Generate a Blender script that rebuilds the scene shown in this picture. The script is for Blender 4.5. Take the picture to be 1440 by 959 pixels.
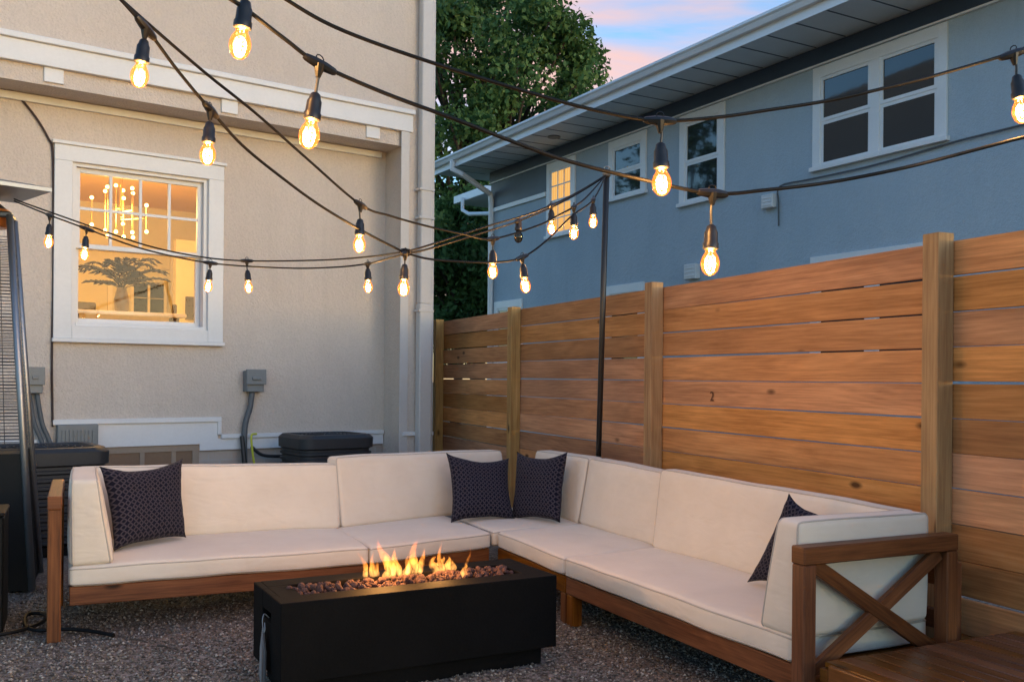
import bpy, bmesh, math, random
import numpy as np
from math import radians, sin, cos, pi, sqrt, atan2
from mathutils import Vector, Matrix, noise

for o in list(bpy.data.objects): bpy.data.objects.remove(o)
S = bpy.context.scene
C = S.collection
rnd = random.Random(7)
nprs = np.random.RandomState(5)

# ------------------------------------------------------------------ camera
F = 1350.0; H = 1.3; ROLL = 0.0085; PP = (720.0, 531.5)
cam = bpy.data.cameras.new('camera'); camo = bpy.data.objects.new('camera', cam); C.objects.link(camo)
camo.matrix_world = Matrix.Translation((0, 0, H)) @ Matrix.Rotation(radians(90), 4, 'X') @ Matrix.Rotation(ROLL, 4, 'Z')
cam.sensor_width = 36; cam.lens = 36 * F / 1440; cam.shift_y = 52 / 1440
cam.clip_start = 0.05; cam.clip_end = 900
S.camera = camo

# ------------------------------------------------------------------ dusk sky and light
EXPO = 2.15
SKY_STRENGTH = 0.105
SUN_EL = radians(6); SUN_ROT = radians(125)
S.view_settings.view_transform = 'Standard'; S.view_settings.look = 'None'
S.view_settings.exposure = EXPO; S.view_settings.gamma = 1; S.view_settings.use_curve_mapping = False
W = bpy.data.worlds.new('World'); S.world = W; W.use_nodes = True
nt = W.node_tree; nt.nodes.clear()
def wn(t, **k):
    n = nt.nodes.new(t)
    for a, b in k.items(): setattr(n, a, b)
    return n
wo = wn('ShaderNodeOutputWorld'); bg = wn('ShaderNodeBackground'); sky = wn('ShaderNodeTexSky')
sky.sky_type = 'NISHITA'; sky.sun_disc = False; sky.sun_elevation = SUN_EL; sky.sun_rotation = SUN_ROT
sky.air_density = 1.0; sky.dust_density = 0.6; sky.ozone_density = 2.5
tc = wn('ShaderNodeTexCoord'); mp = wn('ShaderNodeMapping'); mp.inputs['Rotation'].default_value = (0.3, 0.35, 0.9)
mp.inputs['Scale'].default_value = (1.2, 3.2, 5.5)
cn = wn('ShaderNodeTexNoise'); cn.inputs['Scale'].default_value = 1.5; cn.inputs['Detail'].default_value = 7; cn.inputs['Roughness'].default_value = 0.55
cn.inputs['Distortion'].default_value = 0.5
cr = wn('ShaderNodeValToRGB'); cr.color_ramp.elements[0].position = 0.42; cr.color_ramp.elements[1].position = 0.62; cr.color_ramp.elements[1].color = (.8, .8, .8, 1)
mix = wn('ShaderNodeMix'); mix.data_type = 'RGBA'
gain = wn('ShaderNodeMix'); gain.data_type = 'RGBA'; gain.blend_type = 'MULTIPLY'; gain.inputs[0].default_value = 1
gain.inputs[7].default_value = (1.01, 1.09, 1.19, 1)
nt.links.new(tc.outputs['Generated'], mp.inputs['Vector']); nt.links.new(mp.outputs[0], cn.inputs['Vector'])
nt.links.new(cn.outputs['Fac'], cr.inputs[0])
sx = wn('ShaderNodeSeparateXYZ'); nt.links.new(tc.outputs['Generated'], sx.inputs[0])       # the cloud bank stands over the houses ahead
mr = wn('ShaderNodeMapRange'); mr.inputs['From Min'].default_value = .45; mr.inputs['From Max'].default_value = .85; nt.links.new(sx.outputs['Y'], mr.inputs['Value'])
cm = wn('ShaderNodeMath', operation='MULTIPLY'); nt.links.new(cr.outputs[0], cm.inputs[0]); nt.links.new(mr.outputs[0], cm.inputs[1]); nt.links.new(cm.outputs[0], mix.inputs[0])
nt.links.new(sky.outputs[0], gain.inputs[6]); nt.links.new(gain.outputs[2], mix.inputs[6])
mix.inputs[7].default_value = (2.6, 1.42, .98, 1)          # cloud lit pink by the low sun
nt.links.new(mix.outputs[2], bg.inputs['Color']); bg.inputs['Strength'].default_value = SKY_STRENGTH
nt.links.new(bg.outputs[0], wo.inputs[0])
sl = bpy.data.lights.new('sun', 'SUN'); sl.energy = 0.05; sl.angle = radians(25); sl.color = (1, 0.86, 0.76)
so = bpy.data.objects.new('sun', sl); C.objects.link(so)
sd = Vector((sin(SUN_ROT) * cos(SUN_EL), cos(SUN_ROT) * cos(SUN_EL), sin(radians(14))))
so.rotation_euler = sd.to_track_quat('Z', 'Y').to_euler()

# ------------------------------------------------------------------ measuring helpers (real points, real distances)
def lv(u, v):
    a, b = u - PP[0], v - PP[1]
    return (a * cos(ROLL) + b * sin(ROLL)) / F, (-a * sin(ROLL) + b * cos(ROLL)) / F
def atz(u, v, z):
    a, b = lv(u, v); Y = (H - z) / b; return Vector((a * Y, Y, z))
def at(u, v, Y):
    a, b = lv(u, v); return Vector((a * Y, Y, H - b * Y))
def onplane(u, v, p, d):
    a, b = lv(u, v); Y = (p[0] * d[1] - p[1] * d[0]) / (a * d[1] - d[0]); return Vector((a * Y, Y, H - b * Y))

# ------------------------------------------------------------------ object helpers
def tag(o, label=None, cat=None, group=None, kind=None):
    if label: o['label'] = label
    if cat: o['category'] = cat
    if group: o['group'] = group
    if kind: o['kind'] = kind
    return o
def thing(name, label, cat, loc=(0, 0, 0), group=None):
    o = bpy.data.objects.new(name, None); C.objects.link(o); o.location = loc; o.empty_display_size = 0.1
    return tag(o, label, cat, group)
def rootloc(p):
    while p.parent: p = p.parent
    return Vector(p.location)
def obj(name, bm, mat, parent=None, smooth=False, origin=None, free=True):
    """bm holds world coordinates; the mesh is stored relative to its thing."""
    if parent is not None: off = rootloc(parent)
    elif origin is not None: off = Vector(origin)
    else: off = Vector((0, 0, 0))
    if off.length: bmesh.ops.translate(bm, verts=bm.verts, vec=-off)
    me = bpy.data.meshes.new(name); bm.to_mesh(me)
    if free: bm.free()
    if smooth:
        me.polygons.foreach_set('use_smooth', [True] * len(me.polygons))
        if smooth == 'auto': me.set_sharp_from_angle(angle=radians(38))
    o = bpy.data.objects.new(name, me); C.objects.link(o)
    if mat: me.materials.append(mat)
    if parent is not None: o.parent = parent
    elif origin is not None: o.location = off
    return o
def new():
    bm = bmesh.new(); bm.loops.layers.uv.new('UVMap'); bm.faces.layers.float.new('rnd'); return bm
def frame(o, ax):
    """right-handed frame: origin o, x axis = ax (2-D direction), z up"""
    ax = Vector((ax[0], ax[1], 0)).normalized(); ay = Vector((-ax.y, ax.x, 0))
    m = Matrix.Identity(4)
    for i in range(3): m[i][0] = ax[i]; m[i][1] = ay[i]; m[i][2] = (0, 0, 1)[i]; m[i][3] = o[i]
    return m
I4 = Matrix.Identity(4)
def box(bm, x0, x1, y0, y1, z0, z1, M=I4, bev=0.0, seg=1, R=None):
    """box with wood-style UVs along its longest side and one random value per box"""
    t = bmesh.new()
    xs = (min(x0, x1), max(x0, x1)); ys = (min(y0, y1), max(y0, y1)); zs = (min(z0, z1), max(z0, z1))
    v = [t.verts.new((x, y, z)) for x in xs for y in ys for z in zs]
    for f in ((0, 1, 3, 2), (4, 6, 7, 5), (0, 4, 5, 1), (2, 3, 7, 6), (0, 2, 6, 4), (1, 5, 7, 3)): t.faces.new([v[i] for i in f])
    if bev > 0: bmesh.ops.bevel(t, geom=list(t.edges), offset=bev, segments=seg, affect='EDGES', profile=0.5)
    bmesh.ops.recalc_face_normals(t, faces=t.faces)
    d = (xs[1] - xs[0], ys[1] - ys[0], zs[1] - zs[0]); la = d.index(max(d)); oth = [i for i in range(3) if i != la]
    r = rnd.random() if R is None else R; ou, ov = r * 37.0, r * 91.0
    uv = bm.loops.layers.uv.verify(); rl = bm.faces.layers.float.get('rnd') or bm.faces.layers.float.new('rnd')
    vm = {}
    for q in t.verts: vm[q] = (bm.verts.new(M @ q.co), q.co.copy())
    for f in t.faces:
        try: nf = bm.faces.new([vm[q][0] for q in f.verts])
        except ValueError: continue
        nf[rl] = r
        n = f.normal; k = oth[0] if abs(n[oth[1]]) > abs(n[oth[0]]) else oth[1]
        for l, q in zip(nf.loops, f.verts): l[uv].uv = (q.co[la] + ou, q.co[k] + ov + (0.37 if k == oth[0] else 0))
    t.free()
def path_frames(pts):
    ts = []
    for i in range(len(pts)):
        a = pts[max(i - 1, 0)]; b = pts[min(i + 1, len(pts) - 1)]; ts.append((b - a).normalized())
    up = Vector((0, 0, 1)) if abs(ts[0].z) < 0.9 else Vector((1, 0, 0))
    s = ts[0].cross(up).normalized(); out = []
    for t in ts:
        s = (s - t * s.dot(t)); s = s.normalized() if s.length > 1e-6 else t.orthogonal().normalized()
        out.append((s, t.cross(s).normalized()))
    return out
def tube(bm, pts, r, seg=8, cap=True, closed=False, sx=1.0):
    pts = [Vector(p) for p in pts]; n = len(pts)
    if closed:
        P3 = [pts[-1]] + pts + [pts[0]]; fr = path_frames(P3)[1:-1]
    else: fr = path_frames(pts)
    rad = r if isinstance(r, (list, tuple)) else [r] * n
    rings = []
    for p, (s, b), q in zip(pts, fr, rad):
        rings.append([bm.verts.new(p + s * cos(2 * pi * k / seg) * q * sx + b * sin(2 * pi * k / seg) * q) for k in range(seg)])
    for i in range(n - 1 + (1 if closed else 0)):
        A = rings[i]; B = rings[(i + 1) % n]
        for k in range(seg): bm.faces.new((A[k], A[(k + 1) % seg], B[(k + 1) % seg], B[k]))
    if cap and not closed:
        bm.faces.new(rings[0][::-1]); bm.faces.new(rings[-1])
def lathe(bm, prof, M=I4, seg=16, cap=True):
    rings = [[bm.verts.new(M @ Vector((r * cos(2 * pi * k / seg), r * sin(2 * pi * k / seg), z))) for k in range(seg)] for r, z in prof]
    for A, B in zip(rings, rings[1:]):
        for k in range(seg): bm.faces.new((A[k], A[(k + 1) % seg], B[(k + 1) % seg], B[k]))
    if cap: bm.faces.new(rings[0][::-1]); bm.faces.new(rings[-1])
def quadprism(bm, pts, z0, z1):
    a = [bm.verts.new((p[0], p[1], z0)) for p in pts]; b = [bm.verts.new((p[0], p[1], z1)) for p in pts]
    n = len(pts); bm.faces.new(a[::-1]); bm.faces.new(b)
    for i in range(n): bm.faces.new((a[i], a[(i + 1) % n], b[(i + 1) % n], b[i]))
def spline(pts, n=8):
    P = [Vector(p) for p in pts]; P = [P[0] * 2 - P[1]] + P + [P[-1] * 2 - P[-2]]; out = []
    for i in range(1, len(P) - 2):
        a, b, c, d = P[i - 1:i + 3]
        for k in range(n):
            t = k / n
            out.append(0.5 * ((2 * b) + (c - a) * t + (2 * a - 5 * b + 4 * c - d) * t * t + (3 * b - a - 3 * c + d) * t ** 3))
    out.append(P[-2]); return out

# ------------------------------------------------------------------ materials
class MB:
    def __init__(s, name):
        s.m = bpy.data.materials.new(name); s.m.use_nodes = True; s.t = s.m.node_tree; s.t.nodes.clear()
        s.out = s.n('ShaderNodeOutputMaterial')
    def n(s, t, ins=None, **k):
        x = s.t.nodes.new(t)
        for a, b in k.items(): setattr(x, a, b)
        for a, b in (ins or {}).items():
            if isinstance(b, bpy.types.NodeSocket): s.t.links.new(b, x.inputs[a])
            else: x.inputs[a].default_value = b
        return x
    def noise(s, vec, scale, detail=3, rough=0.5, dist=0):
        return s.n('ShaderNodeTexNoise', {'Vector': vec, 'Scale': scale, 'Detail': detail, 'Roughness': rough, 'Distortion': dist}).outputs['Fac']
    def ramp(s, fac, stops):
        r = s.n('ShaderNodeValToRGB', {0: fac}); e = r.color_ramp.elements
        while len(e) < len(stops): e.new(0.5)
        for q, (p, c) in zip(e, stops): q.position = p; q.color = (*c, 1) if len(c) == 3 else c
        return r.outputs[0]
    def mixc(s, f, a, b, mode='MIX'):
        x = s.n('ShaderNodeMix', {0: f}, data_type='RGBA', blend_type=mode)
        for i, c in ((6, a), (7, b)):
            if isinstance(c, bpy.types.NodeSocket): s.t.links.new(c, x.inputs[i])
            else: x.inputs[i].default_value = (*c, 1) if len(c) == 3 else c
        return x.outputs[2]
    def math(s, op, a, b=0.0, c=None):
        d = {0: a, 1: b}
        if c is not None: d[2] = c
        return s.n('ShaderNodeMath', d, operation=op).outputs[0]
    def map(s, vec, scale=(1, 1, 1), loc=(0, 0, 0)):
        return s.n('ShaderNodeMapping', {'Vector': vec, 'Scale': scale, 'Location': loc}).outputs[0]
    def bump(s, h, st=0.3, dist=0.01, normal=None):
        d = {'Height': h, 'Strength': st, 'Distance': dist}
        if normal is not None: d['Normal'] = normal
        return s.n('ShaderNodeBump', d).outputs[0]
    def bsdf(s, color, rough=0.6, normal=None, **k):
        d = {'Roughness': rough}
        if isinstance(color, bpy.types.NodeSocket): d['Base Color'] = color
        else: d['Base Color'] = (*color, 1)
        if normal is not None: d['Normal'] = normal
        for a, b in k.items(): d[a.replace('_', ' ')] = b
        p = s.n('ShaderNodeBsdfPrincipled', d); s.t.links.new(p.outputs[0], s.out.inputs[0]); return p
    def obj(s): return s.n('ShaderNodeTexCoord').outputs['Object']
    def uv(s): return s.n('ShaderNodeTexCoord').outputs['UV']
    def rnd(s): return s.n('ShaderNodeAttribute', attribute_name='rnd').outputs['Fac']

def stucco(name, col, var, st=0.6, sc=1.0):
    b = MB(name); o = b.obj()
    big = b.noise(b.map(o, (1, 1, .55)), 0.7, 6, 0.62); fine = b.noise(o, 55 * sc, 4, 0.6); mid = b.noise(o, 17 * sc, 3, 0.5)
    c = b.ramp(big, [(0.30, var), (0.62, col)])
    sp = b.noise(b.map(o, (6, 6, .6)), 1.0, 5, 0.7)                  # faint run-off streaks
    c = b.mixc(b.ramp(sp, [(0.55, (0, 0, 0)), (0.75, (.22, .22, .22))]), c, tuple(x * .72 for x in var))
    c = b.mixc(b.ramp(fine, [(0.35, (.30, .30, .30)), (0.6, (0, 0, 0))]), c, tuple(x * .68 for x in col))
    h = b.math('ADD', b.math('MULTIPLY', fine, 1.0), b.math('MULTIPLY', mid, 0.9))
    b.bsdf(c, 0.9, b.bump(h, st, 0.012)); return b.m
def wood(name, c0, c1, c2, rough=0.6, grain=1.0, coat=0.0, spec=0.3, dark=0.55, tint=0.35):
    b = MB(name); uv = b.uv(); r = b.rnd()
    w = b.noise(b.map(uv, (0.9, 5.5, 1)), 1.2 * grain, 4, 0.55, 0.6)
    fine = b.noise(b.map(uv, (1.2, 36, 1)), 2.0 * grain, 5, 0.7)
    low = b.noise(b.map(uv, (0.42 * grain, 2.6, 1)), 1.0, 2, 0.45, 0.25)
    vv = b.n('ShaderNodeSeparateXYZ', {0: uv}).outputs[1]
    rings = b.math('PINGPONG', b.math('ADD', b.math('MULTIPLY', low, 15.0), b.math('MULTIPLY', vv, 16.0)), 0.5)
    rings = b.math('MULTIPLY', b.math('SMOOTH_MAX', rings, 0.08, 0.05), 2.0)
    f = b.math('ADD', b.math('MULTIPLY', rings, 0.045), b.math('ADD', b.math('MULTIPLY', w, 0.42), b.math('MULTIPLY', fine, 0.50)))
    c = b.ramp(f, [(0.38, c0), (0.55, c1), (0.70, c2)])
    kn = b.n('ShaderNodeTexVoronoi', {'Vector': b.map(uv, (1.0, 2.4, 1)), 'Scale': 2.0, 'Randomness': 1.0}).outputs['Distance']
    c = b.mixc(b.ramp(kn, [(0.045, (1, 1, 1)), (0.11, (0, 0, 0))]), c, tuple(x * .28 for x in c0))
    patch = b.noise(b.map(uv, (.8, 2.0, 1), (7, 3, 0)), 0.9, 4, 0.6)
    c = b.mixc(b.ramp(patch, [(0.52, (0, 0, 0)), (0.75, (.5, .5, .5))]), c, tuple(x * dark for x in c1))
    hsv = b.n('ShaderNodeHueSaturation', {'Hue': b.math('ADD', 0.494, b.math('MULTIPLY', r, 0.009)), 'Saturation': b.math('ADD', 0.88, b.math('MULTIPLY', r, 0.2)),
        'Value': b.math('ADD', 1.0 - tint / 2, b.math('MULTIPLY', b.math('FRACT', b.math('MULTIPLY', r, 17.3)), tint)), 'Color': c}).outputs[0]
    b.bsdf(hsv, rough, b.bump(fine, 0.25, 0.0015), Specular_IOR_Level=spec, Coat_Weight=coat, Coat_Roughness=0.35); return b.m
def plain(name, col, rough=0.5, metal=0.0, bump=0.0, sc=40, var=0.12, **k):
    b = MB(name); o = b.obj(); nz = b.noise(o, sc, 4, 0.6); big = b.noise(o, 2.3, 4, 0.6)
    c = b.ramp(b.math('ADD', b.math('MULTIPLY', nz, .4), b.math('MULTIPLY', big, .6)), [(0.3, tuple(x * (1 - var) for x in col)), (0.7, tuple(min(1, x * (1 + var)) for x in col))])
    b.bsdf(c, rough, b.bump(nz, bump, 0.004) if bump else None, Metallic=metal, **k); return b.m
def emit(name, col, st):
    b = MB(name); e = b.n('ShaderNodeEmission', {'Color': (*col, 1), 'Strength': st}); b.t.links.new(e.outputs[0], b.out.inputs[0]); return b.m
def fabric(name, c, c2, bump=.25):
    b = MB(name); o = b.obj(); uvw = b.map(o, (1, 1, 1))
    weave = b.math('MULTIPLY', b.n('ShaderNodeTexWave', {'Vector': uvw, 'Scale': 190.0, 'Distortion': 0.4}, bands_direction='X').outputs['Fac'], b.n('ShaderNodeTexWave', {'Vector': uvw, 'Scale': 190.0, 'Distortion': 0.4}, bands_direction='Z').outputs['Fac'])
    big = b.noise(o, 3.2, 5, 0.6); wr = b.noise(b.map(o, (1, 1, 2.4)), 5.5, 2, 0.5, 0.4)
    st = b.noise(o, 1.7, 6, .7)
    col = b.mixc(b.ramp(big, [(0.35, (0, 0, 0)), (0.7, (1, 1, 1))]), c, c2)
    col = b.mixc(b.ramp(st, [(0.62, (0, 0, 0)), (0.75, (.35, .35, .35))]), col, tuple(x * .75 for x in c2))
    n1 = b.bump(wr, 0.5, 0.014)
    b.bsdf(col, 0.92, b.bump(weave, bump, 0.0008, n1), Sheen_Weight=.15, Sheen_Roughness=.5, Specular_IOR_Level=.15); return b.m
def glassy(name, tint=(1, 1, 1), refl=1.0, ior=1.5, rough=0.0):
    b = MB(name); fr = b.n('ShaderNodeFresnel', {'IOR': ior}).outputs[0]
    t = b.n('ShaderNodeBsdfTransparent', {'Color': (*tint, 1)}); g = b.n('ShaderNodeBsdfGlossy', {'Roughness': rough, 'Color': (1, 1, 1, 1)})
    x = b.n('ShaderNodeMixShader', {0: b.math('MULTIPLY', fr, refl), 1: t.outputs[0], 2: g.outputs[0]}); b.t.links.new(x.outputs[0], b.out.inputs[0]); return b.m

M = {}
M['cream'] = stucco('cream_stucco', (.665, .575, .495), (.57, .49, .42), .8)
M['cream_up'] = M['cream']
M['blue'] = stucco('blue_stucco', (.48, .575, .65), (.40, .50, .585), 0.8)
M['white'] = plain('white_paint', (.68, .68, .68), .45, bump=.05, var=.06)
M['bluewhite'] = plain('white_vinyl', (.80, .82, .84), .4, var=.05)
M['soffit'] = plain('soffit_panel', (.72, .76, .78), .55, var=.06)
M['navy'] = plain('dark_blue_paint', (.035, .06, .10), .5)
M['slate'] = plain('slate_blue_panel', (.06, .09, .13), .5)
M['roof'] = plain('grey_shingle', (.10, .10, .105), .9, bump=.5, sc=25)
M['downspout'] = plain('beige_downspout', (.56, .53, .50), .45, var=.08)
M['brick'] = None
def brickmat():
    b = MB('foundation_brick'); o = b.obj()
    br = b.n('ShaderNodeTexBrick', {'Vector': b.uv(), 'Color1': (.42, .34, .28, 1), 'Color2': (.30, .21, .17, 1), 'Mortar': (.38, .35, .32, 1), 'Scale': 1.0, 'Mortar Size': .008, 'Brick Width': .22, 'Row Height': .075})
    c = b.mixc(b.noise(o, 9, 5, .6), br.outputs[0], (.45, .40, .35), 'MIX'); b.bsdf(c, .9, b.bump(br.outputs['Fac'], -.6, .006)); return b.m
M['brick'] = brickmat()
M['fence'] = wood('fence_board_wood', (.34, .150, .056), (.565, .272, .106), (.69, .385, .175), .75, dark=.60, tint=.56)
M['post'] = wood('fence_post_wood', (.29, .16, .055), (.47, .285, .105), (.59, .39, .17), .75, dark=.7, tint=.15)
M['acacia'] = wood('acacia_wood', (.09, .027, .0055), (.205, .070, .014), (.32, .122, .03), .45, grain=1.4, spec=.25, dark=.5, tint=.25)
M['slatwood'] = wood('table_slat_wood', (.10, .034, .009), (.21, .078, .022), (.31, .13, .04), .32, grain=1.4, spec=.35, dark=.5, tint=.35)
M['cush'] = fabric('cream_canvas', (.72, .645, .535), (.66, .585, .48))
M['piping'] = plain('cushion_piping', (.47, .42, .36), .9)
M['table'] = plain('black_concrete', (.0034, .0032, .0034), .75, bump=.25, sc=90, var=.7, Specular_IOR_Level=.12)
M['rock'] = plain('lava_rock', (.085, .042, .036), .95, bump=.9, sc=70, var=.55)
M['acmetal'] = plain('dark_grey_metal', (.028, .031, .035), .5, .1)
M['acfan'] = plain('fan_grille_metal', (.05, .055, .06), .4, .6)
M['elec'] = plain('grey_painted_metal', (.17, .19, .20), .5, .1)
M['conduit'] = plain('grey_conduit', (.09, .10, .11), .5)
M['black'] = plain('black_rubber', (.008, .008, .009), .5)
M['cable'] = plain('black_cable', (.005, .005, .0055), .6, Specular_IOR_Level=.25)
M['socket'] = plain('black_socket_plastic', (.010, .009, .009), .4)
M['pole'] = plain('black_painted_pole', (.012, .011, .010), .35)
M['chrome'] = plain('brushed_steel', (.26, .28, .30), .42, .85, var=.06)
M['darksteel'] = plain('dark_steel', (.09, .10, .115), .4, .7)
M['blackmetal'] = plain('black_sheet_metal', (.004, .004, .0045), .5, Specular_IOR_Level=.2)
M['yellow'] = plain('yellow_green_line', (.55, .55, .05), .5)
M['tagm'] = plain('silver_plastic_tag', (.35, .35, .36), .3, .2)
M['vent'] = plain('white_vent_plastic', (.66, .68, .70), .4)
M['winglass'] = glassy('window_glass', (.97, .97, .97), .18)
def darkglass():
    b = MB('dark_reflective_glass'); n = b.noise(b.obj(), 3.0, 3, .5)
    b.bsdf((.020, .027, .032), .04, b.bump(n, .06, .01), Specular_IOR_Level=.7, IOR=1.5); return b.m
M['darkglass'] = darkglass()
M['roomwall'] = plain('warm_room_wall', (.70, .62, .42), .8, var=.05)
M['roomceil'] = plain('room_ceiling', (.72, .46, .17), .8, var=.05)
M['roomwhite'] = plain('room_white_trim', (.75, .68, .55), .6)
M['roomdark'] = plain('room_dark_wood', (.05, .035, .028), .5)
M['fern'] = plain('dried_palm_leaf', (.035, .025, .010), .8, sc=8, var=.4)
M['vase'] = plain('stoneware_vase', (.20, .16, .11), .5)
M['brass'] = plain('brass', (.60, .36, .10), .25, .9)
M['globe'] = emit('chandelier_globe', (1, .50, .12), 4.5)
M['boardbrown'] = plain('brown_boarded_pane', (.20, .12, .07), .6)
M['lamp_amber'] = None
# gravel
b = MB('gravel'); o = b.obj(); v1 = b.n('ShaderNodeTexVoronoi', {'Vector': o, 'Scale': 95.0}); v2 = b.n('ShaderNodeTexVoronoi', {'Vector': o, 'Scale': 48.0})
big = b.noise(o, 1.3, 4, .6)
c = b.n('ShaderNodeMix', {0: .5}, data_type='RGBA'); b.t.links.new(v1.outputs['Color'], c.inputs[6]); b.t.links.new(v2.outputs['Color'], c.inputs[7])
g = b.n('ShaderNodeSeparateColor', {0: c.outputs[2]}).outputs[0]
col = b.ramp(g, [(.15, (.045, .037, .031)), (.5, (.15, .128, .108)), (.85, (.31, .27, .24))])
col = b.mixc(b.ramp(big, [(.4, (0, 0, 0)), (.7, (.5, .5, .5))]), col, (.16, .11, .075))
b.bsdf(col, .92, b.bump(b.math('ADD', v1.outputs['Distance'], v2.outputs['Distance']), -.9, .012)); M['gravel'] = b.m
b = MB('pebble'); r = b.rnd()
col = b.ramp(r, [(0, (.055, .041, .030)), (.3, (.14, .110, .082)), (.6, (.225, .185, .145)), (.85, (.31, .265, .215)), (1, (.52, .47, .40))])
b.bsdf(col, .85, b.bump(b.noise(b.obj(), 160, 3, .6), .4, .002)); M['pebble'] = b.m
b = MB('grass'); n = b.noise(b.obj(), 14, 5, .7); b.bsdf(b.ramp(n, [(.3, (.02, .035, .012)), (.7, (.05, .085, .025))]), .9); M['grass'] = b.m
# patterned pillow: navy cloth with a light lattice of rings
b = MB('navy_patterned_cloth'); uv = b.uv()
vo = b.n('ShaderNodeTexVoronoi', {'Vector': b.map(uv, (14, 14, 1)), 'Scale': 1.0, 'Randomness': 0.0}, feature='F1', distance='EUCLIDEAN')
rot = b.n('ShaderNodeMapping', {'Vector': uv, 'Rotation': (0, 0, radians(45)), 'Scale': (19.8, 19.8, 1)}).outputs[0]
ck = b.n('ShaderNodeTexVoronoi', {'Vector': rot, 'Scale': 1.0, 'Randomness': 0.0}, distance='CHEBYCHEV')
ring = b.ramp(vo.outputs['Distance'], [(.18, (0, 0, 0)), (.27, (1, 1, 1)), (.38, (1, 1, 1)), (.46, (0, 0, 0))])
lat = b.ramp(ck.outputs['Distance'], [(.38, (0, 0, 0)), (.46, (1, 1, 1))])
sp = b.noise(uv, 60, 2, .6)
m1 = b.mixc(b.math('MULTIPLY', lat, .75), (.0045, .005, .014), (.052, .047, .066))
m2 = b.mixc(b.math('MULTIPLY', ring, b.math('MULTIPLY', sp, .55)), m1, (.12, .10, .11))
b.bsdf(m2, .85, b.bump(b.noise(uv, 120, 2, .5), .3, .001, b.bump(b.noise(b.obj(), 9, 3, .5), .5, .015)), Sheen_Weight=.04, Specular_IOR_Level=.15); M['pillow'] = b.m
b = MB('leaf'); r = b.rnd(); col = b.ramp(r, [(0, (.028, .065, .020)), (.5, (.075, .155, .045)), (1, (.16, .27, .085))])
p = b.bsdf(col, .6, None, Specular_IOR_Level=.3); tr = b.n('ShaderNodeBsdfTranslucent', {'Color': col}); mx = b.n('ShaderNodeMixShader', {0: .3, 1: p.outputs[0], 2: tr.outputs[0]})
b.t.links.new(mx.outputs[0], b.out.inputs[0]); M['leaf'] = b.m
M['bark'] = plain('bark', (.06, .045, .035), .9, bump=.8, sc=15)
# amber bulb glass: clear, tinted, with a soft glow from the coil inside
b = MB('amber_bulb_glass'); fr = b.n('ShaderNodeFresnel', {'IOR': 1.45}).outputs[0]
t = b.n('ShaderNodeBsdfTransparent', {'Color': (1, .80, .50, 1)}); g = b.n('ShaderNodeBsdfGlossy', {'Roughness': .03, 'Color': (1, .9, .8, 1)})
e = b.n('ShaderNodeEmission', {'Color': (1, .22, .018, 1), 'Strength': .12})
x = b.n('ShaderNodeMixShader', {0: b.math('MULTIPLY', fr, .8), 1: t.outputs[0], 2: g.outputs[0]}); a = b.n('ShaderNodeAddShader', {0: x.outputs[0], 1: e.outputs[0]})
b.t.links.new(a.outputs[0], b.out.inputs[0]); M['bulb'] = b.m
b = MB('unlit_bulb_glass'); fr = b.n('ShaderNodeFresnel', {'IOR': 1.45}).outputs[0]
t = b.n('ShaderNodeBsdfTransparent', {'Color': (.55, .40, .28, 1)}); g = b.n('ShaderNodeBsdfGlossy', {'Roughness': .03})
x = b.n('ShaderNodeMixShader', {0: fr, 1: t.outputs[0], 2: g.outputs[0]}); b.t.links.new(x.outputs[0], b.out.inputs[0]); M['unlit'] = b.m
M['filament'] = emit('glowing_filament', (1, .50, .14), 6.0)
# flame: a small volume of glowing gas
b = MB('flame_gas'); o = b.n('ShaderNodeTexCoord').outputs['Generated']; zc = b.n('ShaderNodeSeparateXYZ', {0: o}).outputs[2]
nz = b.noise(b.map(b.obj(), (1, 1, .4)), 38, 4, .6, .5)
col = b.ramp(zc, [(0.0, (1, .46, .12)), (.35, (1, .34, .05)), (.75, (1, .20, .02)), (1, (1, .12, .01))])
st = b.math('MULTIPLY', b.ramp(nz, [(.38, (.04, .04, .04)), (.62, (1, 1, 1))]), b.ramp(zc, [(0, (.6, .6, .6)), (.25, (1, 1, 1)), (1, (.35, .35, .35))]))
vol = b.n('ShaderNodeEmission', {'Color': col, 'Strength': b.math('MULTIPLY', st, 28.0)}); b.t.links.new(vol.outputs[0], b.out.inputs['Volume']); M['flame'] = b.m

# ================================================================== GROUND
bm = new(); box(bm, -120, 120, -40, 260, -.30, -.06); obj('lawn', bm, M['grass']); bpy.data.objects['lawn']['kind'] = 'structure'
def gravel_h(x, y): return 0.030 * noise.noise(Vector((x * 1.2, y * 1.2, 3))) + 0.010 * noise.noise(Vector((x * 4.5, y * 4.5, 9)))
bm = new(); nx, ny = 130, 170; gx0, gx1, gy0, gy1 = -6.5, 3.4, 0.3, 11.0
FP = Vector((1.861, 4.198, 0)); FD = Vector((-.389, .921, 0)); FN = Vector((.921, .389, 0))    # fence line, its direction away, normal to the neighbour
vs = [[bm.verts.new((gx0 + (gx1 - gx0) * i / nx, gy0 + (gy1 - gy0) * j / ny, 0)) for i in range(nx + 1)] for j in range(ny + 1)]
for row in vs:
    for v in row: v.co.z = gravel_h(v.co.x, v.co.y) - .012
for j in range(ny):
    for i in range(nx): bm.faces.new((vs[j][i], vs[j][i + 1], vs[j + 1][i + 1], vs[j + 1][i]))
o = obj('gravel_ground', bm, M['gravel'], smooth=True); o['kind'] = 'structure'
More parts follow.
